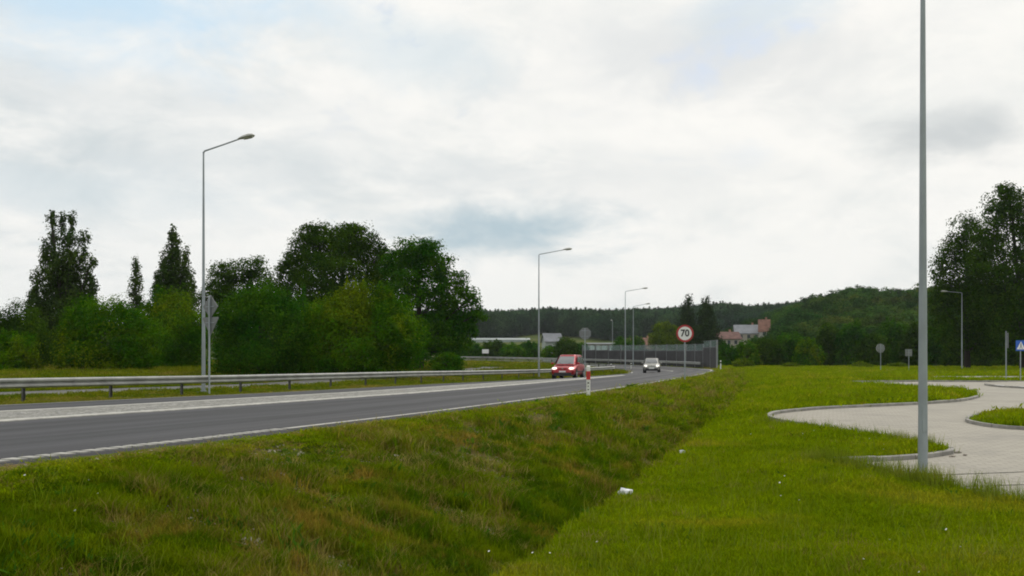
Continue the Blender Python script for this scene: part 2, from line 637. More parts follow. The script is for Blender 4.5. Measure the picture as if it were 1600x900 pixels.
def ground_z(X, Y, rough=True):
    X, Y = np.atleast_1d(X).astype(float), np.atleast_1d(Y).astype(float)
    s, o = rframe(X, Y)
    rad = np.hypot(X, Y)
    D = np.where(Y > 0, rad * np.cos(np.clip(np.arctan2(np.abs(X), np.maximum(Y, .01)), 0, 1.0)), 0)
    D = np.maximum(D, 0)
    # right-hand field
    zf = zf_t(D) + .06 + .42 * np.exp(-(rad / 4.2) ** 2)
    e = zr(s)
    wob = np.array([noise.noise(Vector((q * .55, 4.4, 0))) for q in s])
    od, zd = od_t(s) + .16 * wob, np.minimum(zd_t(s), e - .25)
    t = np.clip((o - .9) / np.maximum(od - 1.2, .3), 0, 1)
    zb = (e - .03 - .03 * np.clip(o, 0, 1)) * (1 - t) + zd * t
    zb = zb + .10 * np.sin(np.pi * t)
    lip = zd + np.interp(s, [17, 30, 50, 70], [.58, .50, .26, 0])
    zlip = zd + (lip - zd) * sstep(.10, .36, o - od)
    k = sstep(.4, 4.0, o - od)
    zright = np.where(o < od, zb, zlip * (1 - k) + zf * k)
    # left-hand side
    W = width(s)
    zL = rz_(s, -W) - .03
    d = -o - W
    s1 = np.maximum(.35 * X + .937 * Y, 0)
    zl = zl_t(s1) + .5 * sstep(10, 26, d) * (1 - sstep(60, 120, s1))
    k2 = sstep(1.5, 8, d)
    zleft = zL * (1 - k2) + zl * k2
    z = np.where(o >= -.06, zright, np.where(o < -W + .06, zleft, rz_(s, o) - .25))
    # hills
    px = CX + F * X / np.maximum(Y, 1e-3)
    px = np.where(Y <= 1, np.sign(X) * 4000 + CX, np.clip(px, -4000, 6000))
    z = z + np.maximum(crest_far(px) - 3, 0) * sstep(300, 900, rad)
    hl = crest_hill(px) * sstep(215, 430, rad)
    z = np.where(rad > 215, np.maximum(z, z * (1 - sstep(215, 430, rad)) + hl), z)
    if rough:
        n = np.array([noise.fractal(Vector((a * .9, b * .9, 3.0)), .8, 2.0, 3) for a, b in zip(X, Y)])
        n2 = np.array([noise.noise(Vector((a * 2.7, b * 2.7, 9.0))) for a, b in zip(X, Y)])
        bankmask = sstep(.6, 1.6, o) * (1 - sstep(5, 9, o))
        z = z + (n * .035 + n2 * .02) * np.clip(.35 + bankmask, 0, 1.2) * (1 - sstep(150, 250, rad))
    return z


def gz1(x, y):
    return float(ground_z([x], [y], False)[0])


# ------------------------------------------------------------------ car park outline (photo columns/rows dropped on the sloping paving)
def drop(px, py, zt=pz):
    Y = 30.0
    for _ in range(60):
        Y = .5 * Y + .5 * (EYE - float(zt(Y))) * F / (py - HZ)
    return (wx(px, Y), Y)


def smooth(pts, n=5, closed=False):
    out = []
    P = [np.array(p) for p in pts]
    m = len(P)
    for i in range(m if closed else m - 1):
        if closed:
            p0, p1, p2, p3 = P[(i - 1) % m], P[i], P[(i + 1) % m], P[(i + 2) % m]
        else:
            p0, p1, p2, p3 = P[max(i - 1, 0)], P[i], P[i + 1], P[min(i + 2, m - 1)]
        for k in range(n):
            t = k / n
            out.append(tuple(.5 * ((2 * p1) + (-p0 + p2) * t + (2 * p0 - 5 * p1 + 4 * p2 - p3) * t * t + (-p0 + 3 * p1 - 3 * p2 + p3) * t ** 3)))
    if not closed:
        out.append(tuple(P[-1]))
    return out


near_edge = [drop(*p) for p in ((1980, 868), (1800, 832), (1600, 791), (1500, 769), (1440, 756), (1380, 743), (1330, 732), (1297, 725))]
tongue_a = [drop(*p) for p in ((1305, 723.2), (1380, 720.5), (1440, 716.5), (1478, 711.5), (1492, 708), (1480, 704), (1440, 697), (1400, 690.5), (1330, 678), (1260, 666), (1218, 658), (1204, 652))]
tongue_b = [drop(*p) for p in ((1212, 647.5), (1240, 643.5), (1300, 638.5), (1380, 635), (1440, 632), (1500, 627.5), (1526, 622.5), (1530, 618.5), (1515, 613.5), (1440, 607), (1380, 603.2), (1310, 599.2))]
far_edge = [drop(*p) for p in ((1330, 597.6), (1440, 596.6), (1600, 597.2), (1800, 597.5), (2100, 598))]
park_open = smooth(near_edge + tongue_a + tongue_b, 5) + smooth(far_edge, 3)
PARK = np.array(park_open)
ISL = np.array(smooth([drop(*p) for p in ((1514, 658), (1532, 650), (1600, 643.5), (1760, 640), (1830, 655), (1760, 676), (1600, 671.5), (1548, 667), (1524, 662.5))], 4, True))
FOOT = np.array(smooth([drop(*p) for p in ((1541, 601.6), (1560, 599.5), (1640, 598.8), (1720, 602), (1700, 611), (1600, 607), (1560, 604.6))], 3, True))
ACC = np.array(smooth([drop(*p) for p in ((1350, 586.5), (1440, 588.5), (1600, 589), (1900, 589), (1900, 594), (1600, 593.6), (1470, 592.6), (1400, 589.5))], 3, True))

sr = np.concatenate([np.arange(-40, 110, 1.0), np.arange(110, 371, 3.0)])
rx, ry = rp(sr, np.zeros_like(sr))
lx, ly = rp(sr, -width(sr))
ROAD = np.concatenate([np.stack([rx, ry], 1), np.stack([lx, ly], 1)[::-1]])
# side road behind the guard rail
sl_ = np.arange(-40, 104, 2.0)
lo1 = -(19.2 + np.interp(sl_, [60, 110, 150], [0, 1.5, 6]))
LOC = np.concatenate([np.stack(rp(sl_, lo1), 1), np.stack(rp(sl_, lo1 - 3.6), 1)[::-1]])
POLYS = [ROAD, LOC, PARK, ISL, FOOT, ACC]


def inside(poly, X, Y):
    x1, y1 = poly[:, 0], poly[:, 1]
    x2, y2 = np.roll(x1, -1), np.roll(y1, -1)
    res = np.zeros(len(X), bool)
    for a in range(0, len(X), 8000):
        px, py = X[a:a + 8000, None], Y[a:a + 8000, None]
        c = ((y1 > py) != (y2 > py)) & (px < (x2 - x1) * (py - y1) / np.where(y2 == y1, 1e-12, y2 - y1) + x1)
        res[a:a + 8000] = (c.sum(1) % 2) == 1
    return res


def build_ground():
    pts = []
    r = 2.0
    radii = []
    while r < 2600:
        radii.append(r)
        r *= 1.035 if r < 60 else 1.05
    angs = np.concatenate([np.arange(-40, 40, .55), np.arange(40, 320, 5.0)])
    for r in radii:
        if r < 3:
            a = np.arange(0, 360, 10.0)
        else:
            a = angs
        a = np.radians(a + rng.uniform(-.1, .1, len(a)))
        rr = r * (1 + rng.uniform(-.01, .01, len(a)))
        pts.append(np.stack([rr * np.sin(a), rr * np.cos(a)], 1))
    # finer rows across the bank and the ditch
    for s in np.arange(2, 75, .45 if True else 1):
        oo = np.array([.25, .9, 1.6, 2.3, 3.0, 3.7, 4.3])
        od = float(od_t(s))
        oo = np.concatenate([oo[oo < od - .5], [od - .28, od - .1, od + .08, od + .26, od + .44, od + .7, od + 1.4]])
        x, y = rp(np.full(len(oo), s), oo)
        pts.append(np.stack([x, y], 1))
    pts = np.concatenate(pts)
    # keep free points away from outlines
    vs, es = [], []
    for poly in POLYS:
        b = len(vs)
        vs += [tuple(p) for p in poly]
        es += [(b + i, b + (i + 1) % len(poly)) for i in range(len(poly))]
    vc = [Vector(v) for v in vs] + [Vector(p) for p in pts]
    V, E, Fc = delaunay_2d_cdt(vc, es, [], 0, 1e-4)[:3]
    V = np.array([(v.x, v.y) for v in V])
    Fc = np.array(Fc)
    C = V[Fc].mean(1)
    ins = [inside(p, C[:, 0], C[:, 1]) for p in POLYS]
    road, loc, park, isl, foot, acc = ins
    hard = road | loc | acc | foot | (park & ~isl)
    zg = ground_z(V[:, 0], V[:, 1])

    def sub(mask, z, name, mat, smooth=True, uvf=None):
        f = Fc[mask]
        used, inv = np.unique(f, return_inverse=True)
        f = inv.reshape(-1, 3)
        VV = np.column_stack([V[used], z[used]])
        # face up
        a, b, c = VV[f[:, 0]], VV[f[:, 1]], VV[f[:, 2]]
        nz = (b[:, 0] - a[:, 0]) * (c[:, 1] - a[:, 1]) - (b[:, 1] - a[:, 1]) * (c[:, 0] - a[:, 0])
        f[nz < 0] = f[nz < 0][:, ::-1]
        me = np_mesh(name, VV, f, mat, smooth)
        o = bpy.data.objects.new(name, me)
        link(o)
        return o
    g = sub(~hard, zg, 'ground', 'ground')
    gv = np.empty(len(g.data.vertices) * 3, np.float32)
    g.data.vertices.foreach_get('co', gv)
    gv = gv.reshape(-1, 3)
    s_, o_ = rframe(gv[:, 0], gv[:, 1])
    bk = np.where(o_ > 0, 1 - sstep(.3, .9, o_ - od_t(s_)), sstep(0, 1, -o_ - width(s_)))
    at_ = g.data.attributes.new('bank', 'FLOAT', 'POINT')
    at_.data.foreach_set('value', bk.astype(np.float32))
    tag(g, kind='structure', label='uneven grassy ground with an embankment and a ditch')
    zp = pz(V[:, 1])
    p = sub(park & ~isl & ~foot, zp, 'parking_pavement', 'paving')
    tag(p, kind='structure', label='pale concrete paved car park on the right')
    fo = sub(foot, zp + .11, 'footpath', 'paving')
    tag(fo, kind='structure', label='raised paved footpath by the blue crossing sign')
    ac = sub(acc, zg - .0, 'access_road', 'paving')
    tag(ac, kind='structure', label='far access road beyond the car park')
    return g, p


GROUND, PAVEMENT = build_ground()


def sweep(path, prof, zfun, name, mat, parent=None, closed=False, smooth_=False):
    """prof: list of (offset to the right, height) swept along path [(x,y)], over zfun"""
    P = np.array(path, float)
    n = len(P)
    if closed:
        T = np.roll(P, -1, 0) - np.roll(P, 1, 0)
    else:
        T = np.gradient(P, axis=0)
    T /= np.linalg.norm(T, axis=1)[:, None] + 1e-9
    N = np.stack([T[:, 1], -T[:, 0]], 1)
    z = np.array([float(zfun(x, y)) for x, y in P])
    rings = [[(P[i, 0] + N[i, 0] * o, P[i, 1] + N[i, 1] * o, z[i] + h) for o, h in prof] for i in range(n)]
    if closed:
        rings.append(rings[0])
    m = MB().loft(rings, caps=not closed)
    return m.build(name, mat, parent, smooth_)


def build_roads():
    # carriageway as a grid in road coordinates
    def strip(s, o_list, name, mat, lift=0.0, zfun=rz_):
        ns, no = len(s), len(o_list)
        V, UV = [], []
        for k in range(no):
            o = o_list[k] if hasattr(o_list[k], '__len__') else np.full(ns, o_list[k])
            x, y = rp(s, o)
            z = zfun(s, o) + lift
            V.append(np.stack([x, y, z], 1))
            UV.append(np.stack([s, o], 1))
        V = np.concatenate(V)
        UV = np.concatenate(UV)
        Fq = []
        for k in range(no - 1):
            for i in range(ns - 1):
                a = k * ns + i
                Fq.append((a, a + 1, a + ns + 1, a + ns))
        Fq = np.array(Fq)
        a, b, c = V[Fq[:, 0]], V[Fq[:, 1]], V[Fq[:, 2]]
        nz = (b[:, 0] - a[:, 0]) * (c[:, 1] - a[:, 1]) - (b[:, 1] - a[:, 1]) * (c[:, 0] - a[:, 0])
        if nz.mean() < 0:
            Fq = Fq[:, ::-1]
        me = np_mesh(name, V, Fq, mat, False)
        uv = me.uv_layers.new(name='UVMap')
        li = np.empty(len(me.loops), dtype=np.int32)
        me.loops.foreach_get('vertex_index', li)
        uv.data.foreach_set('uv', UV[li].astype(np.float32).ravel())
        return me

    def obj(me, name, parent=None):
        return link(bpy.data.objects.new(name, me), parent)

    W = width(sr)
    me = strip(sr, [np.full(len(sr), .16), np.full(len(sr), .08)] + [-W * t for t in (0, .15, .3, .5, .7, .85, 1.0)], 'road', 'asphalt', 0.0,
               lambda s, o: rz_(s, o) - np.maximum(o, 0) * .9)
    road = obj(me, 'road')
    tag(road, kind='structure', label='grey asphalt main road curving left into the distance')
    # edge line of raised dashes near the camera, then a plain line
    s1 = np.arange(14.5, 200, 2.0)
    obj(strip(s1, [-.16, -.34], 'edge_line', 'paint', .005), 'edge_line', road)
    mb = MB()
    x = -6.0
    while x < 14.4:
        a = float(rp(x, -.23)[0]), float(rp(x, -.23)[1])
        mb.box((a[0], a[1], float(rz_(x, -.23)) + .006), (.24, .17, .012), math.pi / 2 - H0 + math.pi / 2)
        x += .25
    d = mb.build('edge_line_studs', 'paint', road)
    d['kind'] = 'stuff'
    obj(strip(sr[sr < 200], [-(width(sr[sr < 200]) - .35), -(width(sr[sr < 200]) - .2)], 'far_edge_line', 'paint', .005), 'far_edge_line', road)
    sc_ = np.arange(83, 180, 2.0)
    obj(strip(sc_, [-3.75 - .0 * sc_ - np.interp(sc_, [83, 100], [3.4, 0]), -3.9 - np.interp(sc_, [83, 100], [3.4, 0])], 'centre_line', 'paint', .005), 'centre_line', road)
    # paved island between the carriageways
    si = np.arange(-30, 81, 1.5)
    on = -np.interp(si, [50, 80], [6.6, 7.1])
    of = -np.interp(si, [45, 60, 70, 80], [10.1, 9.3, 8.6, 7.4])
    isl = obj(strip(si, [on - .3, of + .3], 'median_island', 'setts', .022), 'median_island')
    tag(isl, kind='structure', label='long flat cobbled island dividing the two lanes')

    def kerb(o_line, side, name):
        p = np.stack(rp(si, o_line), 1)
        zf = {}
        z = rz_(si, o_line)
        rings = []
        h = np.interp(si, S, head)
        for i in range(len(si)):
            ring = []
            for oo, hh in ((0, -.05), (0, .02), (.02 * side, .03), (.3 * side, .03), (.3 * side, -.05)):
                ring.append((p[i, 0] + oo * math.cos(h[i]), p[i, 1] - oo * math.sin(h[i]), z[i] + hh))
            rings.append(ring)
        return MB().loft(rings).build(name, 'kerb_white', isl)
    kerb(on, -1, 'kerb')
    kerb(of, 1, 'kerb')
    # side road
    def zloc(s, o):
        x, y = rp(s, o)
        return ground_z(x, y, False) + .01
    o = obj(strip(sl_, [lo1, lo1 - 1.8, lo1 - 3.6], 'side_road', 'old_asphalt', .0, zloc), 'side_road')
    tag(o, kind='structure', label='narrow side road running behind the guard rail')
    # kerbs of the car park
    zpk = lambda x, y: pz(y)
    prof = [(-.02, -.05), (-.02, .085), (.0, .10), (.10, .10), (.10, -.05)]
    prof_r = [(-a, b) for a, b in prof]
    n1 = len(smooth(near_edge + tongue_a + tongue_b, 5))
    P = park_open
    q = random.Random(5)

    def stones(path, closed=False):
        L_ = [Vector(p) for p in path] + ([Vector(path[0])] if closed else [])
        cum = [0.0]
        for u, v in zip(L_, L_[1:]):
            cum.append(cum[-1] + (v - u).length)

        def pt(d):
            i = min(max(int(np.searchsorted(cum, d)) - 1, 0), len(L_) - 2)
            return L_[i].lerp(L_[i + 1], min(1, max(0, (d - cum[i]) / max(cum[i + 1] - cum[i], 1e-6))))
        d, step = 0.0, 1.0
        while d < cum[-1] - .15:
            m = min(d + step - .018, cum[-1])
            js, jz = q.uniform(-.008, .008), q.uniform(-.008, .008)
            pts_ = [pt(d + (m - d) * k / 2) for k in range(3)]
            rings = []
            for k, p in enumerate(pts_):
                t_ = (pts_[min(k + 1, 2)] - pts_[max(k - 1, 0)]).normalized()
                nn = Vector((t_.y, -t_.x))
                z = float(pz(p.y))
                rings.append([(p.x + nn.x * (o_ + js), p.y + nn.y * (o_ + js), z + h_ + (jz if h_ > 0 else 0)) for o_, h_ in prof_r])
            MB().loft(rings).build('kerb_stone', 'kerb', PAVEMENT)
            d += step
    stones(P[:n1])
    far_ = [p for p in P[n1:] if p[0] < 42]
    stones(far_)
    stones([tuple(p) for p in ISL], True)
    stones([tuple(p) for p in FOOT], True)
    # drainage joints across the near bay
    for a, b in (((1462, 742.5), (1640, 736)), ((1505, 760.5), (1660, 755.5))):
        A, B = drop(*a), drop(*b)
        d = Vector((B[0] - A[0], B[1] - A[1], 0)).normalized()
        n = Vector((d.y, -d.x, 0)) * .03
        A3, B3 = Vector((*A, pz(A[1]) + .006)), Vector((*B, pz(B[1]) + .006))
        vs = [A3 + n, B3 + n, B3 - n, A3 - n]
        MB().add(vs, [(0, 1, 2, 3)]).build('joint', 'joint', PAVEMENT)
    return road


ROAD_OBJ = build_roads()


# ------------------------------------------------------------------ scattering with geometry nodes
def scatter(name, variants, P, rot, scl, idx, label, cat):
    me = bpy.data.meshes.new(name)
    n = len(P)
    me.vertices.add(n)
    me.vertices.foreach_set('co', np.asarray(P, np.float32).ravel())
    for an, ty, dat, key in (('rot', 'FLOAT_VECTOR', rot, 'vector'), ('scl', 'FLOAT_VECTOR', scl, 'vector'), ('idx', 'INT', idx, 'value')):
        at = me.attributes.new(an, ty, 'POINT')
        at.data.foreach_set(key, np.ascontiguousarray(dat, dtype=np.int32 if ty == 'INT' else np.float32).ravel())
    o = bpy.data.objects.new(name, me)
    link(o)
    ng = bpy.data.node_groups.new(name, 'GeometryNodeTree')
    ng.interface.new_socket('Geometry', in_out='INPUT', socket_type='NodeSocketGeometry')
    ng.interface.new_socket('Geometry', in_out='OUTPUT', socket_type='NodeSocketGeometry')
    N, L = ng.nodes, ng.links
    gi, go = N.new('NodeGroupInput'), N.new('NodeGroupOutput')
    iop = N.new('GeometryNodeInstanceOnPoints')
    jn = N.new('GeometryNodeJoinGeometry')
    for v in reversed(variants):      # a join lists its inputs last first
        oi = N.new('GeometryNodeObjectInfo')
        oi.inputs['Object'].default_value = v
        oi.inputs['As Instance'].default_value = True
        L.new(oi.outputs['Geometry'], jn.inputs[0])
    L.new(gi.outputs[0], iop.inputs['Points'])
    L.new(jn.outputs[0], iop.inputs['Instance'])
    iop.inputs['Pick Instance'].default_value = True
    for an, ty, sock in (('idx', 'INT', 'Instance Index'), ('rot', 'FLOAT_VECTOR', 'Rotation'), ('scl', 'FLOAT_VECTOR', 'Scale')):
        na = N.new('GeometryNodeInputNamedAttribute')
        na.data_type = ty
        na.inputs['Name'].default_value = an
        out = [q for q in na.outputs if q.enabled and q.name == 'Attribute'][0]
        L.new(out, iop.inputs[sock])
    L.new(iop.outputs[0], go.inputs[0])
    md = o.modifiers.new('scatter', 'NODES')
    md.node_group = ng
    tag(o, label, cat, kind='stuff')
    return o


def tuft(name, mat, n, rad, h, wid, lean, seed, top=None):
    """one clump of grass blades; unlinked, only ever instanced"""
    g = np.random.default_rng(seed)
    V, Fq = [], []
    for i in range(n):
        a, q = g.uniform(0, 2 * math.pi), rad * math.sqrt(g.uniform())
        bx, by = q * math.cos(a), q * math.sin(a)
        th = g.uniform(0, 2 * math.pi)
        L_ = h * g.uniform(.45, 1.0)
        ln = lean * g.uniform(.3, 1.4) * L_
        dx, dy = math.cos(th) * ln, math.sin(th) * ln
        w = wid * g.uniform(.6, 1.2)
        ux, uy = -math.sin(th) * w, math.cos(th) * w
        if g.uniform() < .5:
            ux, uy = math.cos(th + .6) * w, math.sin(th + .6) * w
        b = len(V)
        V += [(bx - ux, by - uy, -.03), (bx + ux, by + uy, -.03),
              (bx + dx * .35 + ux * .8, by + dy * .35 + uy * .8, L_ * .55), (bx + dx * .35 - ux * .8, by + dy * .35 - uy * .8, L_ * .55),
              (bx + dx + ux * .12, by + dy + uy * .12, L_ * .95), (bx + dx - ux * .12, by + dy - uy * .12, L_ * .95)]
        Fq += [(b, b + 1, b + 2, b + 3), (b + 3, b + 2, b + 4, b + 5)]
    return bpy.data.objects.new(name, np_mesh(name, V, Fq, mat))


def fan_points(n, r0, r1, a0=-33, a1=33, p=1.0):
    """random points in the view, density falling with distance"""
    u = rng.uniform(size=n)
    if p == 1.0:
        r = r0 * (r1 / r0) ** u
    else:
        k = 1 - p
        r = (r0 ** k + u * (r1 ** k - r0 ** k)) ** (1 / k)
    a = np.radians(rng.uniform(a0, a1, n))
    return r * np.sin(a), r * np.cos(a)


def soft(X, Y):
    m = np.zeros(len(X), bool)
    for k, p in enumerate(POLYS):
        if k == 3:
            continue
        m |= inside(p, X, Y)
    return ~m | inside(ISL, X, Y)


def fnoise(X, Y, sc, off=0.0):
    return np.array([noise.fractal(Vector((a * sc, b * sc, off)), .9, 2.0, 4) for a, b in zip(X, Y)])


def build_grass():
    bank = [tuft('grass_tuft', 'bank_grass', 42, .17, .15, .006, .75, 100 + i) for i in range(4)]
    bank += [tuft('grass_tuft', 'dry_grass', 26, .18, .17, .005, 1.5, 120)]
    bank += [tuft('grass_tuft', 'weed_leaf', 11, .10, .16, .026, 1.3, 130 + i) for i in range(2)]
    field = [tuft('grass_tuft', 'field_grass', 52, .19, .085, .007, .7, 200 + i) for i in range(4)]
    field += [tuft('grass_tuft', 'dry_grass', 14, .15, .13, .004, .8, 220)]
    field += [tuft('grass_tuft', 'weed_leaf', 10, .11, .075, .022, 1.4, 230)]
    verge = [tuft('grass_tuft', 'verge_grass', 36, .3, .34, .012, .45, 300 + i) for i in range(4)]
    stalk = [tuft('grass_tuft', 'stalk_grass', 9, .16, .5, .0035, .22, 400 + i) for i in range(3)]

    def rs(n, tilt=.15):
        return np.stack([rng.normal(0, tilt, n), rng.normal(0, tilt, n), rng.uniform(0, 6.28, n)], 1)

    # --- everything to the right of the road
    X, Y = fan_points(150000, 5.2, 150, p=1.0)
    s, o = rframe(X, Y)
    r = np.hypot(X, Y)
    kd = np.full(len(X), 99.0)
    q = np.where((X > 3) & (Y < 90))[0]
    K = np.concatenate([PARK[:-1] * (1 - t) + PARK[1:] * t for t in (0, .25, .5, .75)] + [ISL])
    for a in range(0, len(q), 3000):
        b = q[a:a + 3000]
        kd[b] = np.sqrt(((X[b, None] - K[:, 0]) ** 2 + (Y[b, None] - K[:, 1]) ** 2).min(1))
    ok = soft(X, Y) & (o > .22) & (kd > .12 + .12 * np.clip(r / 14, .8, 3.0))
    X, Y, s, o, r = X[ok], Y[ok], s[ok], o[ok], r[ok]
    onbank = o < od_t(s) + .25
    z = ground_z(X, Y)
    patch = fnoise(X, Y, .75, 5.0)
    bare = onbank & (patch > np.where(s < 24, .08, .2)) & (o > 1.0)
    bare |= (np.abs(o - od_t(s) - .05) < .18) & (s < 60)
    thin = (o < .6) & (rng.uniform(size=len(X)) < .6)
    keep = ~(bare & (rng.uniform(size=len(X)) < .8)) & ~thin
    for nm, mask, var, lab in (('bank_grass', onbank & keep, bank + field[:4], 'rough tufted grass covering the road embankment and ditch side'),
                               ('field_grass', ~onbank & keep, field, 'short bright green lawn right of the ditch')):
        x, y, zz, rr, oo, pp, ss = X[mask], Y[mask], z[mask], r[mask], o[mask], patch[mask], s[mask]
        n = len(x)
        g = np.clip(rr / 14, .8, 3.0) * rng.uniform(.7, 1.25, n)
        big = fnoise(x, y, .45, 11.0)
        if nm == 'bank_grass':
            clp = fnoise(x, y, 1.5, 17.0)
            hgt = g ** .35 * (1 + .8 * np.clip(big, -.6, .9)) * (1 + .9 * np.clip(clp, -.6, .9)) * np.clip(.12 + (oo - .3) * .55, .14, 1.0)
        else:
            hgt = g ** .45 * (1 + .5 * np.clip(big, -.6, .9))
        idx = rng.integers(0, 4, n)
        dry = (pp > (-.04 if nm == 'bank_grass' else .25)) & (rng.uniform(size=n) < (.36 if nm == 'bank_grass' else .10))
        idx[dry] = 4
        if nm == 'bank_grass':
            wd_ = (fnoise(x, y, .6, 41.0) > .1) & (rng.uniform(size=n) < .12)
            idx[wd_] = rng.integers(5, 7, wd_.sum())
        else:
            wd_ = (fnoise(x, y, .8, 41.0) > .12) & (rng.uniform(size=n) < .07)
            idx[wd_] = 5
        rot = rs(n, .16)
        if nm == 'bank_grass':
            mow = rng.uniform(size=n) < np.maximum(.6 * sstep(19, 40, ss), .7 * (1 - sstep(.9, 1.7, oo)))
            mow &= idx != 4
            idx[mow] = 7 + rng.integers(0, 4, mow.sum())
        scatter(nm, var, np.stack([x, y, zz], 1), rot, np.stack([g, g, hgt], 1), idx, lab, 'grass')
    # --- left verge and rough meadow
    X, Y = fan_points(60000, 20, 190, -34, 14, p=.8)
    s, o = rframe(X, Y)
    ok = soft(X, Y) & (o < -width(s) - .3)
    X, Y, s, o = X[ok], Y[ok], s[ok], o[ok]
    z = ground_z(X, Y)
    n = len(X)
    d = -o - width(s)
    low = np.where(d < 2.6, .10, np.where(d < 4.6, .2, np.where(d < 10.5, .4, .55)))
    low = np.where((s > 75) & (d < 14), .55, low)
    g = np.clip(np.hypot(X, Y) / 40, .8, 2.5) * rng.uniform(.7, 1.2, n)
    scatter('verge_grass', verge, np.stack([X, Y, z], 1), rs(n), np.stack([g, g, low * g ** .3 * rng.uniform(.6, 1.2, n)], 1), rng.integers(0, 4, n),
            'rough yellowish grass behind the guard rail under the trees', 'grass')
    # --- tall seeded stalks along the paving edge
    pts = []
    near = smooth(near_edge, 30)
    ton = smooth(tongue_a[5:], 24)
    for line, off, cnt, sc in ((near, .35, 800, .8), (ton, .3, 350, .7)):
        L_ = np.array(line)
        i = rng.integers(0, len(L_) - 1, cnt)
        t = rng.uniform(size=cnt)[:, None]
        p = L_[i] * (1 - t) + L_[i + 1] * t
        T = L_[i + 1] - L_[i]
        T /= np.linalg.norm(T, axis=1)[:, None] + 1e-9
        Nn = np.stack([-T[:, 1], T[:, 0]], 1)
        for sg in (1, -1):
            q = p + Nn * sg * (rng.gamma(1.4, .3, cnt)[:, None] * off + .16)
            pts.append(np.column_stack([q, np.full(cnt, sc)]))
    Q = np.concatenate(pts)
    ok = soft(Q[:, 0], Q[:, 1])
    Q = Q[ok]
    z = ground_z(Q[:, 0], Q[:, 1], False)
    n = len(Q)
    h = Q[:, 2] * rng.uniform(.5, 1.15, n)
    scatter('tall_grass', stalk, np.column_stack([Q[:, :2], z]), rs(n, .12), np.stack([np.ones(n), np.ones(n), h], 1), rng.integers(0, 3, n),
            'thin tall grass stalks fringing the edge of the paving', 'grass')
    # --- scattered seed stalks on the lawn and bank
    X, Y = fan_points(4000, 6, 60)
    s, o = rframe(X, Y)
    ok = soft(X, Y) & (o > .8)
    X, Y = X[ok], Y[ok]
    n = len(X)
    h = rng.uniform(.35, .8, n)
    scatter('seed_stalks', stalk, np.stack([X, Y, ground_z(X, Y, False)], 1), rs(n, .2), np.stack([np.ones(n), np.ones(n), h], 1), rng.integers(0, 3, n),
            'loose seed stalks standing above the short grass', 'grass')
    # --- stones and dead soil lumps on the bare bank
    st = []
    for k in range(3):
        bm = bmesh.new()
        bmesh.ops.create_icosphere(bm, subdivisions=1, radius=1)
        for v in bm.verts:
            v.co *= random.uniform(.6, 1.15)
            v.co.z *= .6
        me = bpy.data.meshes.new('stone')
        bm.to_mesh(me)
        bm.free()
        me.materials.append(MATS['stone'])
        st.append(bpy.data.objects.new('stone', me))
    X, Y = fan_points(40000, 6, 40, -33, 15)
    s, o = rframe(X, Y)
    pn = fnoise(X, Y, .75, 5.0)
    ok = soft(X, Y) & (o > .15) & (o < 4.5) & ((pn > .14) | ((o < .9) & (rng.uniform(size=len(X)) < .03)))
    X, Y, o = X[ok], Y[ok], o[ok]
    n = len(X)
    sc = np.clip(rng.lognormal(-4.3, .5, n), .006, .05)
    scatter('loose_stones', st, np.stack([X, Y, ground_z(X, Y)], 1), rs(n, .5), np.stack([sc, sc, sc], 1), rng.integers(0, 3, n),
            'pale pebbles and rubble on the bare patches of the bank', 'stones')
    # --- small white flower heads
    bm = bmesh.new()
    bmesh.ops.create_cone(bm, segments=7, radius1=.3, radius2=1.0, depth=.5, cap_ends=True)
    me = bpy.data.meshes.new('flower')
    bm.to_mesh(me)
    bm.free()
    me.materials.append(MATS['petal'])
    fl = [bpy.data.objects.new('flower', me)]
    X, Y = fan_points(230, 6, 40)
    s, o = rframe(X, Y)
    ok = soft(X, Y) & (o > 1) & (fnoise(X, Y, .5, 31.0) > .12)
    X, Y = X[ok], Y[ok]
    n = len(X)
    sc = rng.uniform(.008, .015, n)
    scatter('white_flowers', fl, np.stack([X, Y, ground_z(X, Y) + rng.uniform(.12, .24, n)], 1), rs(n, .3), np.stack([sc, sc, sc], 1), np.zeros(n, int),
            'tiny white clover and daisy heads dotted in the grass', 'flowers')


build_grass()


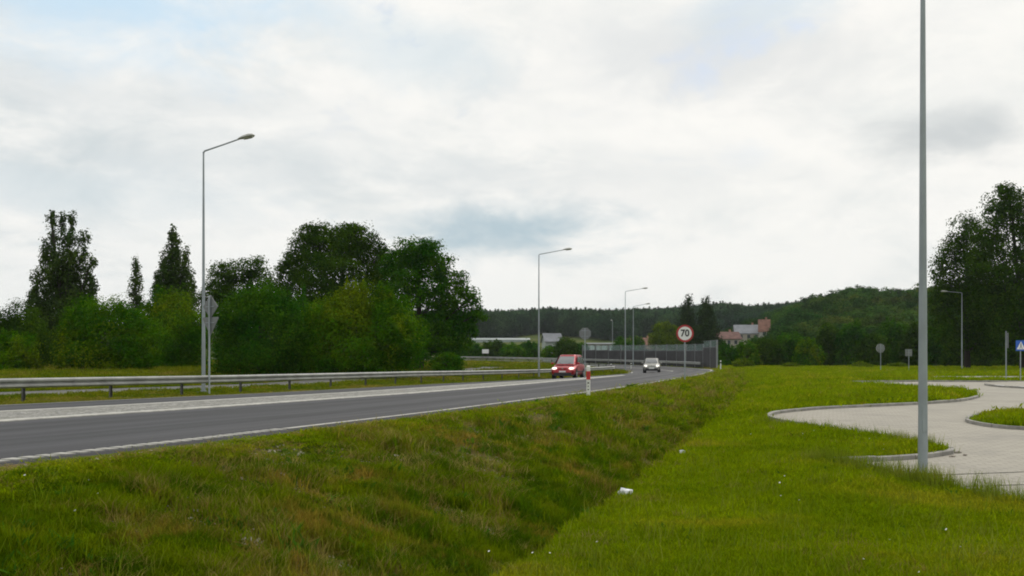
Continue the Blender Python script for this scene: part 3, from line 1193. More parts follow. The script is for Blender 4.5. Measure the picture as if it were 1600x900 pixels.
# ------------------------------------------------------------------ trees
def leaves_mesh(name, lobes, leaf_, mat, dens=1.0, seed=1, droop=0.0, clump=.24, elong=1.5):
    """leaf faces in small clumps spread through the lobes (centre, radii)"""
    g = np.random.default_rng(seed)
    Vs = []
    for c, r in lobes:
        c, r = np.array(c, float), np.array(r, float)
        area = 4 * math.pi * ((r[0] * r[1]) ** 1.6 / 3 + (r[0] * r[2]) ** 1.6 / 3 + (r[1] * r[2]) ** 1.6 / 3) ** (1 / 1.6)
        leaf = leaf_ * .8
        n = int(dens * area * 4.6 / (leaf * leaf / elong) * .55) + 30
        rm = float(r.mean())
        K = max(8, int(area / (clump * rm * 2.2) ** 2 * 1.5))
        d = g.normal(size=(K, 3))
        d /= np.linalg.norm(d, axis=1)[:, None]
        rad = np.where(g.uniform(size=K) < .66, g.uniform(.76, 1.04, K), g.uniform(.2, .76, K))
        cc = d * rad[:, None]
        w = g.uniform(.5, 1.5, K)
        k = g.choice(K, n, p=w / w.sum())
        sg = clump * g.uniform(.55, 1.25, K)[k][:, None]
        p = cc[k] + np.clip(g.normal(size=(n, 3)), -1.6, 1.6) * sg * np.array([1, 1, .75])
        loc = p - cc[k]
        loc /= np.linalg.norm(loc, axis=1)[:, None] + 1e-6
        p = c + p * r
        if droop:
            p[:, 2] -= droop * np.abs(g.normal(size=n)) * .3
        nrm = (p - c) / r
        nrm /= np.linalg.norm(nrm, axis=1)[:, None] + 1e-6
        nrm = nrm * .6 + loc * .6 + g.normal(size=(n, 3)) * .38 + np.array([0, 0, .3])
        nrm /= np.linalg.norm(nrm, axis=1)[:, None] + 1e-6
        t = np.cross(nrm, g.normal(size=(n, 3)))
        t /= np.linalg.norm(t, axis=1)[:, None] + 1e-6
        b = np.cross(nrm, t)
        L_ = (leaf * g.uniform(.55, 1.25, n))[:, None] * .5
        Q = np.stack([p - t * L_, p + b * L_ / elong + t * L_ * .1, p + t * L_, p - b * L_ / elong + t * L_ * .1], 1)
        Vs.append(Q.reshape(-1, 3))
    V = np.concatenate(Vs)
    Fq = np.arange(len(V), dtype=np.int32).reshape(-1, 4)
    return np_mesh(name, V, Fq, mat)


def trunk_mesh(base, lobes, r0, seed, fork=.35):
    """tapered trunk with limbs running into the lobes"""
    g = random.Random(seed)
    m = MB()
    top = max(lobes, key=lambda q: q[0][2] + q[1][2] * .4)
    tz = top[0][2] + top[1][2] * .5
    bx, by, bz = base
    pts, rad = [], []
    n = 7
    for i in range(n):
        t = i / (n - 1)
        pts.append((bx + (top[0][0] - bx) * t ** 1.6 + g.uniform(-.08, .08), by + (top[0][1] - by) * t ** 1.6 + g.uniform(-.08, .08), bz - .1 + (tz - bz + .1) * t))
        rad.append(r0 * (1.25 if i == 0 else 1) * (1 - .85 * t))
    m.tube(pts, rad, 8)
    for c, r in lobes:
        if c[2] - r[2] * .2 <= bz:
            continue
        zf = bz + (c[2] - bz) * g.uniform(fork, fork + .3)
        t = (zf - bz) / max(tz - bz, .1)
        t = min(max(t, .05), .9)
        s0 = Vector((bx + (top[0][0] - bx) * t ** 1.6, by + (top[0][1] - by) * t ** 1.6, zf))
        e = Vector(c)
        mid = (s0 + e) / 2 + Vector((g.uniform(-.2, .2), g.uniform(-.2, .2), g.uniform(-.3, .1)))
        rr = r0 * (1 - .85 * t) * .45
        m.tube([s0, mid, e], [rr, rr * .6, rr * .22], 6)
        for _ in range(3):
            dv = Vector((g.uniform(-1, 1) * r[0], g.uniform(-1, 1) * r[1], g.uniform(-.2, 1) * r[2])) * .75
            m.tube([mid.lerp(e, .5), e + dv * .5, e + dv], [rr * .4, rr * .22, rr * .06], 5)
    return m


def tree(name, label, cat, Y, basepx, lobes, mat, leaf=.24, dens=1.0, seed=1, r0=.22, group=None, clump=.24, depth=1.0, base_y=None, trunk=True, elong=1.5):
    """lobes: (px, py, half width px, half height px, depth shift in m) at depth Y; real positions and sizes come out of it"""
    bx = wx(basepx, Y)
    bz = gz1(bx, Y)
    root = empty(name, (bx, Y, bz), 0, label, cat, group)
    L_ = []
    for px, py, rw, rh, dy in lobes:
        yy = Y + dy
        k = yy / F
        L_.append(((wx(px, yy) - bx, dy, wz(py, yy) - bz), (rw * k, rw * k * depth, rh * k)))
    me = leaves_mesh('crown', L_, leaf, mat, dens, seed, clump=clump, elong=elong)
    link(bpy.data.objects.new('crown', me), root)
    if trunk:
        trunk_mesh((0, 0, 0), L_, r0, seed).build('trunk', 'bark', root, True)
    return root


def build_trees():
    g = 'trees and bushes left of the road'
    # tall poplar: upright plumes from one base
    pl = []
    rr = random.Random(3)
    for bx, tx, ty, by in ((97, 82, 330, 520), (100, 98, 336, 530), (102, 114, 334, 540), (90, 68, 376, 540), (106, 130, 360, 545), (110, 141, 400, 550), (84, 55, 425, 555), (88, 50, 455, 560), (112, 146, 440, 560), (96, 90, 400, 560), (104, 112, 400, 560)):
        for i in range(8):
            t = i / 7
            x = tx + (bx - tx) * t ** 1.5
            y = ty + 12 + (by - ty) * t
            w = 7.5 + 11 * min(1, t * 1.6) - (3 * t)
            pl.append((x + rr.uniform(-3, 3), y, w * rr.uniform(.8, 1.15), 17 * rr.uniform(.8, 1.2), rr.uniform(-1.2, 1.2)))
    tree('poplar_tree', 'tallest poplar with upright plumes, far left of the photo', 'tree', 88, 97, pl, 'leaf_poplar', .27, .9, 11, .3, g, .34, 1.1)
    pl = []
    for bx, tx, ty, by in ((270, 266, 356, 520), (272, 276, 366, 520), (268, 254, 400, 530), (274, 288, 395, 530), (266, 245, 430, 540), (278, 300, 430, 540), (270, 270, 420, 540)):
        for i in range(7):
            t = i / 6
            pl.append((tx + (bx - tx) * t ** 1.5 + rr.uniform(-3, 3), ty + 10 + (by - ty) * t, (7 + 13 * min(1, t * 1.6) - 3 * t) * rr.uniform(.85, 1.1), 19 * rr.uniform(.8, 1.2), rr.uniform(-1.2, 1.2)))
    tree('poplar_tree', 'conical dark poplar just left of the nearest left lamp post', 'tree', 92, 270, pl, 'leaf_poplar', .28, 1.05, 12, .28, g, .32, 1.1)
    pl = [(214 + rr.uniform(-3, 3), 412 + i * 14, 5 + i * 1.9, 13, 0) for i in range(9)]
    tree('young_tree', 'small slim pointed tree between the two poplars', 'tree', 96, 214, pl, 'leaf_poplar', .26, .8, 13, .12, g, .32)
    tree('broad_tree', 'round topped dark tree just right of the nearest left lamp post', 'tree', 104, 372,
         [(352, 432, 26, 26, 0), (394, 428, 27, 26, 1), (372, 470, 44, 34, 0), (338, 462, 20, 26, 1), (416, 462, 20, 24, -1), (372, 520, 50, 44, 0), (425, 490, 22, 34, 1), (322, 490, 20, 34, 1)], 'leaf_dark', .3, 1.3, 14, .3, g)
    tree('oak_tree', 'tallest broad dark oak in the left tree group', 'tree', 94, 520,
         [(516, 388, 44, 37, 0), (556, 384, 36, 32, 1), (476, 396, 30, 32, 0), (490, 366, 26, 16, 0), (548, 362, 24, 13, 0), (458, 432, 25, 32, 0), (580, 420, 26, 42, 1), (520, 440, 60, 44, -1.5),
          (447, 416, 12, 12, 0), (594, 396, 12, 18, 0), (510, 500, 66, 50, 0), (450, 480, 26, 34, 0), (585, 490, 34, 48, 0), (602, 440, 22, 46, 0), (430, 470, 26, 36, 1)], 'leaf_dark', .28, 1.2, 15, .45, g, .2)
    tree('lime_tree', 'round crowned tree at the right end of the left tree group', 'tree', 86, 655,
         [(640, 402, 34, 28, 0), (672, 408, 34, 32, 0), (618, 420, 24, 34, 0), (656, 392, 30, 18, -1), (694, 432, 20, 28, 0), (650, 450, 48, 34, -1), (700, 470, 30, 28, 0), (722, 442, 11, 20, 0),
          (735, 466, 16, 19, 0), (748, 490, 14, 14, 0), (722, 500, 26, 28, 1), (690, 516, 36, 34, 0), (640, 510, 46, 46, 0), (715, 536, 22, 20, 0), (680, 545, 34, 26, 0), (736, 516, 12, 12, 0)], 'leaf_mid', .26, 1.1, 16, .4, g, .2)
    # bushes in front
    def bush(label, Y, cx, top, hw, base, seed, mat='leaf_bush', spiky=0, name='bush', grp=g, leaf=.2, dens=.9):
        q = random.Random(seed)
        h = base - top
        lob = [(cx, top + h * .62, hw * .78, h * .42, 0)]
        n = 7
        for i in range(n):
            a = math.pi * (i + .5) / n
            lob.append((cx + math.cos(a) * hw * .66 * q.uniform(.85, 1.1), top + h * .62 - math.sin(a) * h * .36 * q.uniform(.8, 1.15), hw * .34 * q.uniform(.8, 1.2), h * .24 * q.uniform(.8, 1.2), q.uniform(-1.5, 1.0)))
        lob += [(cx - hw * .6, base - h * .2, hw * .38, h * .22, -.4), (cx + hw * .6, base - h * .2, hw * .38, h * .22, -.4), (cx, base - h * .16, hw * .5, h * .2, -1)]
        for i in range(spiky):
            x = cx + q.uniform(-.75, .75) * hw
            y = top + h * .30 * (abs(x - cx) / hw) ** 2 * 1.8 + h * q.uniform(.02, .14)
            lob.append((x, y, hw * .06, h * .12, q.uniform(-1, 1)))
        return tree(name, label, 'bush' if name == 'bush' else 'tree', Y, cx, lob, mat, leaf, dens, seed, .12, grp, .27)
    bush('low dark bush cut by the left photo edge', 66, 12, 512, 52, 588, 21)
    bush('taller bush behind the low one at the left photo edge', 76, 22, 474, 60, 585, 22, 'leaf_dark')
    bush('broad light green bush below the tallest poplar', 68, 168, 458, 82, 590, 23)
    bush('bushy thicket between poplars and lamp post', 78, 262, 455, 66, 588, 24, 'leaf_bush')
    bush('narrow dark bush filling the gap left of the broad light bush', 84, 118, 486, 40, 582, 25, 'leaf_dark')
    bush('wide dark green bush right of the double sign backs', 66, 405, 446, 84, 590, 26, 'leaf_mid', 3)
    bush('big yellow green willow bush with spiky top beside the oak', 66, 566, 444, 96, 592, 27, 'leaf_bush', 16)
    bush('narrow upright bush between the wide dark bush and the willow bush', 76, 480, 456, 44, 582, 28, 'leaf_bush', 4)
    bush('small low bush at the foot of the round crowned tree', 80, 700, 548, 26, 584, 29, 'leaf_bush')
    # right-hand big trees
    g2 = 'tall trees at the right edge'
    tree('pine_tree', 'very tall dark tree cut by the right photo edge', 'tree', 112, 1600,
         [(1590, 330, 30, 36, 0), (1562, 328, 27, 36, 0), (1575, 300, 18, 14, 0), (1545, 370, 30, 32, 0), (1600, 390, 52, 46, 0), (1640, 330, 44, 44, 0), (1560, 430, 48, 40, -1), (1620, 460, 56, 50, 0), (1660, 400, 56, 60, 1), (1530, 410, 22, 24, 0),
          (1560, 490, 46, 38, 0), (1640, 520, 60, 40, 0), (1582, 530, 40, 30, 0)], 'leaf_dark', .34, .85, 31, .42, g2, .2)
    tree('broad_tree', 'dark broad tree behind the near lamp post', 'tree', 118, 1512,
         [(1510, 362, 25, 28, 0), (1490, 390, 24, 26, 0), (1474, 420, 21, 24, 0), (1524, 400, 32, 34, 0), (1490, 450, 34, 32, 0), (1530, 460, 42, 42, 0), (1468, 470, 20, 26, 0), (1500, 505, 44, 34, 0), (1540, 520, 44, 34, 0)], 'leaf_dark', .34, .85, 32, .35, g2, .22)
    g3 = 'trees along the far side of the field'
    line = [(1136, 538, 20, 'leaf_mid', 'low bush touching the right end of the noise barrier', 150), (1166, 532, 24, 'leaf_bush', 'yellow green bush below the grey roofed house', 150),
            (1198, 524, 26, 'leaf_dark', 'dark bushy tree below the brick house', 152), (1232, 516, 28, 'leaf_mid', 'bushy tree right of the brick house', 154), (1262, 528, 24, 'leaf_bush', 'low green bush at the foot of the wooded hill', 146),
            (1296, 506, 30, 'leaf_dark', 'dark tree below the highest point of the hill', 158), (1330, 500, 28, 'leaf_mid', 'mid green tree left of the round sign back', 156), (1364, 520, 28, 'leaf_dark', 'low dark tree right behind the round sign back', 146),
            (1398, 494, 32, 'leaf_mid', 'taller tree between the round and the square sign back', 156), (1430, 506, 28, 'leaf_dark', 'dark tree right behind the square sign back', 150), (1468, 500, 32, 'leaf_mid', 'tree left of the far lamp on the right', 146),
            (1500, 520, 30, 'leaf_dark', 'dark bush behind the far lamp on the right', 140), (1545, 536, 34, 'leaf_dark', 'low dark bush left of the narrow edge-on sign', 142), (1600, 540, 36, 'leaf_dark', 'low dark bush behind the blue crossing sign', 142)]
    for i, (cx, top, hw, mat, lab, Y) in enumerate(line):
        bush(lab, Y, cx, top, hw, 578, 50 + i, mat, 2, 'leafy_tree', g3, .42, .95)
    for i, (cx, top, hw, lab) in enumerate(((1345, 565, 20, 'low pale green shrub at the foot of the trees, left of the round sign back'), (1402, 566, 18, 'low pale green shrub at the foot of the trees, between the two sign backs'),
                                            (1160, 560, 18, 'low pale green shrub right of the marker post by the noise barrier'), (1236, 566, 16, 'low pale green shrub under the wooded hill'))):
        bush(lab, 128, cx, top, hw, 580, 150 + i, 'leaf_light', 0, 'bush', g3, .3)
    # trees behind the noise barrier
    g4 = 'trees behind the noise barrier'
    for i, (cx, top, hw) in enumerate(((1074, 470, 15), (1104, 469, 17))):
        lob = []
        q = random.Random(70 + i)
        for k in range(8):
            t = k / 7
            lob.append((cx + q.uniform(-3, 3), top + 6 + t * 62, hw * (.34 + .66 * t), 12, 0))
        tree('conifer', ('left' if i == 0 else 'right') + ' of two dark conifers behind the speed limit sign', 'tree', 260, cx, lob, 'leaf_conifer', .6, 1.3, 70 + i, .25, g4, .5)
    bush('round light green tree behind the barrier left of the speed sign', 245, 1040, 503, 27, 545, 75, 'leaf_light', 0, 'leafy_tree', g4, .6)
    bush('dark bush behind the barrier between light tree and conifers', 250, 1062, 512, 18, 545, 76, 'leaf_mid', 0, 'leafy_tree', g4, .6)
    bush('dark tree under the right conifer behind the barrier end', 240, 1094, 506, 24, 548, 77, 'leaf_conifer', 0, 'leafy_tree', g4, .6)
    for i, (cx, top, hw, mat, lab) in enumerate(((1180, 524, 16, 'leaf_mid', 'bush half hiding the grey roofed house'), (1206, 517, 18, 'leaf_dark', 'dark bush half hiding the orange roofed house'), (1124, 526, 12, 'leaf_dark', 'dark bush half hiding the red roofed house by the barrier end'),
                                                 (996, 524, 14, 'leaf_mid', 'bush half hiding the red roofed houses behind the barrier'))):
        bush(lab, 262, cx, top, hw, 556, 180 + i, mat, 0, 'bush', 'bushes in front of the far houses', .6)
    # far hedges left of the barrier
    g5 = 'far bushes across the meadow'
    far = ((705, 536, 24, 'leaf_mid', 'far bush nearest the round crowned tree'), (736, 534, 22, 'leaf_mid', 'far bush left of the white far board'), (772, 530, 20, 'leaf_dark', 'dark far bush right of the white far board'),
           (800, 536, 20, 'leaf_bush', 'pale far bush halfway between white board and second lamp'), (826, 531, 20, 'leaf_mid', 'far bush just left of the second lamp'), (862, 540, 18, 'leaf_bush', 'yellowish far bush in front of the grey shed'),
           (885, 527, 20, 'leaf_dark', 'far bush right of the grey shed'), (906, 533, 16, 'leaf_mid', 'far bush behind the round sign back on the island'), (975, 526, 22, 'leaf_mid', 'far bush behind the barrier by the third lamp'))
    for i, (cx, top, hw, mat, lab) in enumerate(far):
        bush(lab, 205 + 6 * (i % 3), cx, top, hw, 560, 90 + i, mat, 0, 'bush', g5, .55)


build_trees()


def build_forest():
    def variant(seed, mat, kind):
        g = random.Random(seed)
        lob = []
        if kind == 'round':
            for _ in range(6):
                lob.append(((g.uniform(-.28, .28), g.uniform(-.28, .28), g.uniform(.4, .8)), (g.uniform(.18, .3),) * 2 + (g.uniform(.16, .26),)))
            lob.append(((0, 0, .35), (.36, .36, .28)))
        else:
            for k in range(6):
                t = k / 5
                lob.append(((g.uniform(-.04, .04), g.uniform(-.04, .04), .15 + .78 * t), (.26 * (1 - t * .8), .26 * (1 - t * .8), .12)))
        return bpy.data.objects.new('far_tree', leaves_mesh('far_tree', lob, .09, mat, .8, seed, clump=.3))
    # dark ridge
    vs = [variant(500 + i, 'wood_far', 'cone' if i == 1 else 'round') for i in range(5)]
    P = []
    n = 15000
    r = rng.uniform(530, 930, n)
    pxs = rng.uniform(560, 1900, n)
    a = np.arctan2(pxs - CX, F)
    X, Y = r * np.sin(a), r * np.cos(a)
    edge = np.interp(pxs, [560, 740, 800, 850, 930, 1000, 1100, 1900], [540, 580, 590, 650, 600, 540, 540, 540])
    edge = edge + 45 * np.array([noise.noise(Vector((x * .012, 3.3, 0))) for x in pxs])
    ok = r > edge
    X, Y = X[ok], Y[ok]
    n = len(X)
    h = rng.uniform(10, 17, n)
    w = h * rng.uniform(.7, 1.05, n)
    scatter('ridge_forest', vs, np.stack([X, Y, ground_z(X, Y, False) - .3], 1), np.stack([np.zeros(n), np.zeros(n), rng.uniform(0, 6.28, n)], 1), np.stack([w, w, h], 1), rng.integers(0, 5, n),
            'dark bluish forest covering the far ridge', 'forest')
    # nearer wooded hill on the right
    vs = [variant(600 + i, 'wood_hill', 'round') for i in range(5)]
    n = 6500
    r = rng.uniform(225, 450, n)
    pxs = rng.uniform(1090, 1900, n)
    a = np.arctan2(pxs - CX, F)
    X, Y = r * np.sin(a), r * np.cos(a)
    clear = (np.array([noise.noise(Vector((x * .03, y * .03, 8.0))) for x, y in zip(X, Y)]) > .28) | (((pxs - 1412) / 34) ** 2 + ((r - 375) / 26) ** 2 < 1)
    town = (pxs < 1215) & (r < 345)
    ok = ~clear & ~town
    X, Y = X[ok], Y[ok]
    n = len(X)
    h = np.clip(rng.normal(5.8, 1.6, n), 3, 10)
    w = h * rng.uniform(.8, 1.2, n)
    scatter('hill_woods', vs, np.stack([X, Y, ground_z(X, Y, False) - .3], 1), np.stack([np.zeros(n), np.zeros(n), rng.uniform(0, 6.28, n)], 1), np.stack([w, w, h], 1), rng.integers(0, 5, n),
            'mixed green woods covering the nearer hill on the right', 'woods')


build_forest()


# ------------------------------------------------------------------ guard rails
WPROF = [(0, .31), (.035, .29), (.08, .265), (.08, .215), (.03, .185), (0, .155), (.03, .125), (.08, .095), (.08, .045), (.035, .02), (0, 0)]


def guard_rail(pts, h, label, name='guard_rail', group=None, face=1, spacing=4.0, first=0.0):
    """pts: list of (x, y, z) along the foot; W-beam towards `face` side (+1 right of travel)"""
    P = [Vector(p) for p in pts]
    root = empty(name, P[0], 0, label, 'guard rail', group)
    o0 = P[0].copy()
    rings = []
    for i, p in enumerate(P):
        d = (P[min(i + 1, len(P) - 1)] - P[max(i - 1, 0)])
        d.z = 0
        d.normalize()
        n = Vector((d.y, -d.x, 0)) * face
        outer = [p - o0 + n * (.1 + q) + Vector((0, 0, h - .31 + z)) for q, z in WPROF]
        inner = [p - o0 + n * (.092 + q) + Vector((0, 0, h - .31 + z)) for q, z in reversed(WPROF)]
        rings.append(outer + inner)
    MB().loft(rings).build('rail_beam', 'rail_steel', root)
    # posts at even spacing
    L_ = [0.0]
    for a, b in zip(P, P[1:]):
        L_.append(L_[-1] + (b - a).length)
    pm = None
    s = first
    while s < L_[-1]:
        i = max(k for k in range(len(L_)) if L_[k] <= s)
        i = min(i, len(P) - 2)
        t = (s - L_[i]) / max(L_[i + 1] - L_[i], 1e-6)
        p = P[i].lerp(P[i + 1], t) - o0
        d = P[i + 1] - P[i]
        ang = math.atan2(d.y, d.x)
        if pm is None:
            m = MB()
            m.box((0, 0, h / 2 - .2), (.1, .012, h + .35))
            m.box((-.05, -.03, h / 2 - .2), (.008, .05, h + .35))
            m.box((.05, -.03, h / 2 - .2), (.008, .05, h + .35))
            m.box((0, -.06, h - .155), (.09, .08, .2))
            ob = m.build('post', 'post_steel', root)
            pm = ob
        else:
            ob = pm.copy()
            link(ob, root)
        ob.location = p
        ob.rotation_euler = (0, 0, ang if face > 0 else ang + math.pi)
        s += spacing
    return root


def build_rails():
    s = np.arange(4.0, 108, 1.5)
    o = -(width(s) + 1.75)
    x, y = rp(s, o)
    z = ground_z(x, y, False)
    guard_rail(list(zip(x, y, z)), .76, 'long galvanised guard rail beyond the far lane of the main road', spacing=3.72, first=.4)
    # rail at the foot of the noise barrier
    s = np.arange(112, 190, 2.5)
    x, y = rp(s, np.full(len(s), .75))
    z = ground_z(x, y, False)
    guard_rail(list(zip(x, y, z)), .75, 'guard rail along the foot of the noise barrier', face=-1)
    s = np.arange(122, 330, 2.5)
    o = -(width(s) + 1.2)
    x, y = rp(s, o)
    guard_rail(list(zip(x, y, ground_z(x, y, False))), .75, 'far guard rail inside the bend, running on across the meadow', face=1)


build_rails()


# ------------------------------------------------------------------ noise barrier
def build_barrier():
    s0 = 107.0
    x0, y0 = rp(s0, 1.5)
    z0 = gz1(x0, y0)
    root = empty('noise_barrier', (x0, y0, z0), 0, 'long grey noise barrier with glass top along the bend', 'noise barrier')
    O = Vector((float(x0), float(y0), z0))
    n = 13
    step = 3.6
    pm = {}
    for i in range(n + 1):
        a = Vector((*map(float, rp(s0 + i * step, 1.5)), 0))
        b = Vector((*map(float, rp(s0 + (i + 1) * step, 1.5)), 0))
        ang = math.atan2((b - a).y, (b - a).x)
        L_ = (b - a).length
        zb = float(zr(s0 + i * step)) - .12
        base = Vector((a.x, a.y, zb)) - O
        tall = 3.3 if i < 2 else 2.95
        key = ('post', tall)
        if key not in pm:
            m = MB()
            m.box((0, 0, tall / 2), (.16, .012, tall)).box((-.075, 0, tall / 2), (.012, .18, tall)).box((.075, 0, tall / 2), (.012, .18, tall))
            pm[key] = m.build('post', 'barrier_post', root)
            ob = pm[key]
        else:
            ob = link(pm[key].copy(), root)
        ob.location = base
        ob.rotation_euler = (0, 0, ang)
        if i == n:
            break
        lower = tall - .8
        for key, (nm, mat, zc, hh, th) in {('p', tall): ('panel', 'barrier_panel', lower / 2 + .02, lower - .06, .12), ('c', tall): ('cap_rail', 'barrier_cap', lower + .03, .1, .15), ('g', tall): ('glass_pane', 'barrier_glass', lower + .42, .66, .02), ('t', tall): ('top_rail', 'barrier_cap', lower + .78, .05, .06)}.items():
            if key not in pm:
                m = MB()
                m.box((step / 2, 0, zc), (step - .2, th, hh))
                if nm == 'panel':
                    k = 0
                    while k * .3 + .2 < hh:
                        m.box((step / 2, -.07, .15 + k * .3), (step - .24, .03, .12)).box((step / 2, .07, .15 + k * .3), (step - .24, .03, .12))
                        k += 1
                pm[key] = m.build(nm, mat, root)
                ob = pm[key]
            else:
                ob = link(pm[key].copy(), root)
            ob.location = base
            ob.rotation_euler = (0, 0, ang)


build_barrier()


# ------------------------------------------------------------------ lamps
def lamp(px, Y, height, arm, ang, label, zbase=None, rb=.085, rt=.034, name='street_lamp', rise=.28):
    x = wx(px, Y)
    z = gz1(x, Y) if zbase is None else zbase
    root = empty(name, (x, Y, z), ang, label, 'street lamp', 'street lamps')
    m = MB()
    n = 8
    m.tube([(0, 0, -.2 + (height + .2) * i / n) for i in range(n + 1)], [rb + (rt - rb) * i / n for i in range(n + 1)], 14)
    m.build('pole', 'steel', root, True)
    m = MB().tube([(0, 0, .06), (0, 0, .10)], rb * 1.5, 12)
    m.tube([(0, 0, -.02), (0, 0, .02)], rb * 2.0, 4)
    m.build('base_flange', 'steel', root)
    dd = MB().box((0, -rb * .90, .95), (rb * .95, .02, .36)).build('service_door', 'steel', root)
    dd.rotation_euler = (0, 0, -ang)
    MB().box((0, 0, -.06), (.42, .42, .2)).build('footing', 'kerb', root)
    MB().tube([(-.02, 0, height - .05), (.06, 0, height + .04), (arm * .5, 0, height + .04 + rise * .5), (arm - .3, 0, height + rise)], [rt * 1.05, rt * 1.0, rt * .9, rt * .85], 10).build('arm', 'steel', root, True)
    tl = math.atan2(rise, arm) * .6
    rings = []
    for t, w, h1, h0 in ((0, .04, .03, -.03), (.08, .08, .06, -.03), (.25, .13, .10, -.04), (.5, .16, .12, -.045), (.7, .14, .09, -.04), (.8, .05, .02, -.02)):
        xx = arm - .42 + t
        zc = height + rise + (t - .1) * math.tan(tl)
        rings.append([(xx, w * math.cos(k * math.pi / 5), zc + (h1 if math.sin(k * math.pi / 5) > 0 else -h0) * math.sin(k * math.pi / 5)) for k in range(10)])
    hd = MB().loft(rings).build('lamp_head', 'lamp_shell', root, True)
    rings = []
    for t, w in ((.3, .08), (.42, .12), (.6, .12), (.72, .06)):
        xx = arm - .42 + t
        zc = height + rise + (t - .1) * math.tan(tl) - .036
        rings.append([(xx, w * math.cos(k * math.pi / 4), zc + .05 * min(0, math.sin(k * math.pi / 4))) for k in range(8)])
    MB().loft(rings).build('lamp_glass', 'lamp_glass', hd, True)
    return root


def build_lamps():
    lamp(318, 40.5, 10.15, 2.15, R(-20), 'nearest street lamp on the left, behind the guard rail', rise=.42)
    lamp(842, 79, 10.2, 2.4, R(-14), 'second street lamp in the row, left of the red van', rise=.36)
    lamp(977, 119, 9.9, 2.4, R(-8), 'third street lamp in the row, above the silver car', rise=.36)
    lamp(989.5, 133, 8.4, 2.0, R(0), 'farthest arm lamp in the row, in front of the barrier', rise=.36)
    lamp(957, 205, 9.0, 2.0, R(90), 'thin far lamp post left of the third lamp', rise=.3)
    lamp(1442, 16.0, 10.2, 2.0, R(165), 'nearest lamp post, tall pale pole at the edge of the car park', zbase=pz(16.0) + .08, rb=.080, rt=.028)
    lamp(1503, 112, 8.9, 1.95, R(172), 'small far street lamp at the right in front of dark trees', rise=.2)


build_lamps()


# ------------------------------------------------------------------ signs and marker posts
def pole_part(root, h, r=.03, mat='steel'):
    m = MB().tube([(0, 0, -.3), (0, 0, h)], r, 10)
    m.tube([(0, 0, h), (0, 0, h + .02)], [r * 1.15, r * .6], 10)
    return m.build('pole', mat, root, True)


def disc(r, n=28):
    return [(r * math.cos(2 * math.pi * k / n), r * math.sin(2 * math.pi * k / n)) for k in range(n)]


def plate(root, name, poly, zc, mat, y=-.045, thick=.012, lip=True):
    M = Matrix.Translation((0, y, zc))
    o = MB().prism(poly, thick, M).build(name, mat, root)
    return o


def text_mesh(body, size, mat, weight=0.0):
    cu = bpy.data.curves.new('lettering', 'FONT')
    cu.body = body
    cu.size = size
    cu.align_x = 'CENTER'
    cu.align_y = 'CENTER'
    cu.offset = weight
    cu.extrude = .001
    o = bpy.data.objects.new('lettering', cu)
    COL.objects.link(o)
    dg = bpy.context.evaluated_depsgraph_get()
    me = bpy.data.meshes.new_from_object(o.evaluated_get(dg))
    bpy.data.objects.remove(o)
    me.materials.clear()
    me.materials.append(MATS[mat])
    return me


def brackets(root, zs, w=.5, y=-.02):
    for z in zs:
        MB().box((0, y, z), (w, .02, .03)).build('bracket', 'steel', root)


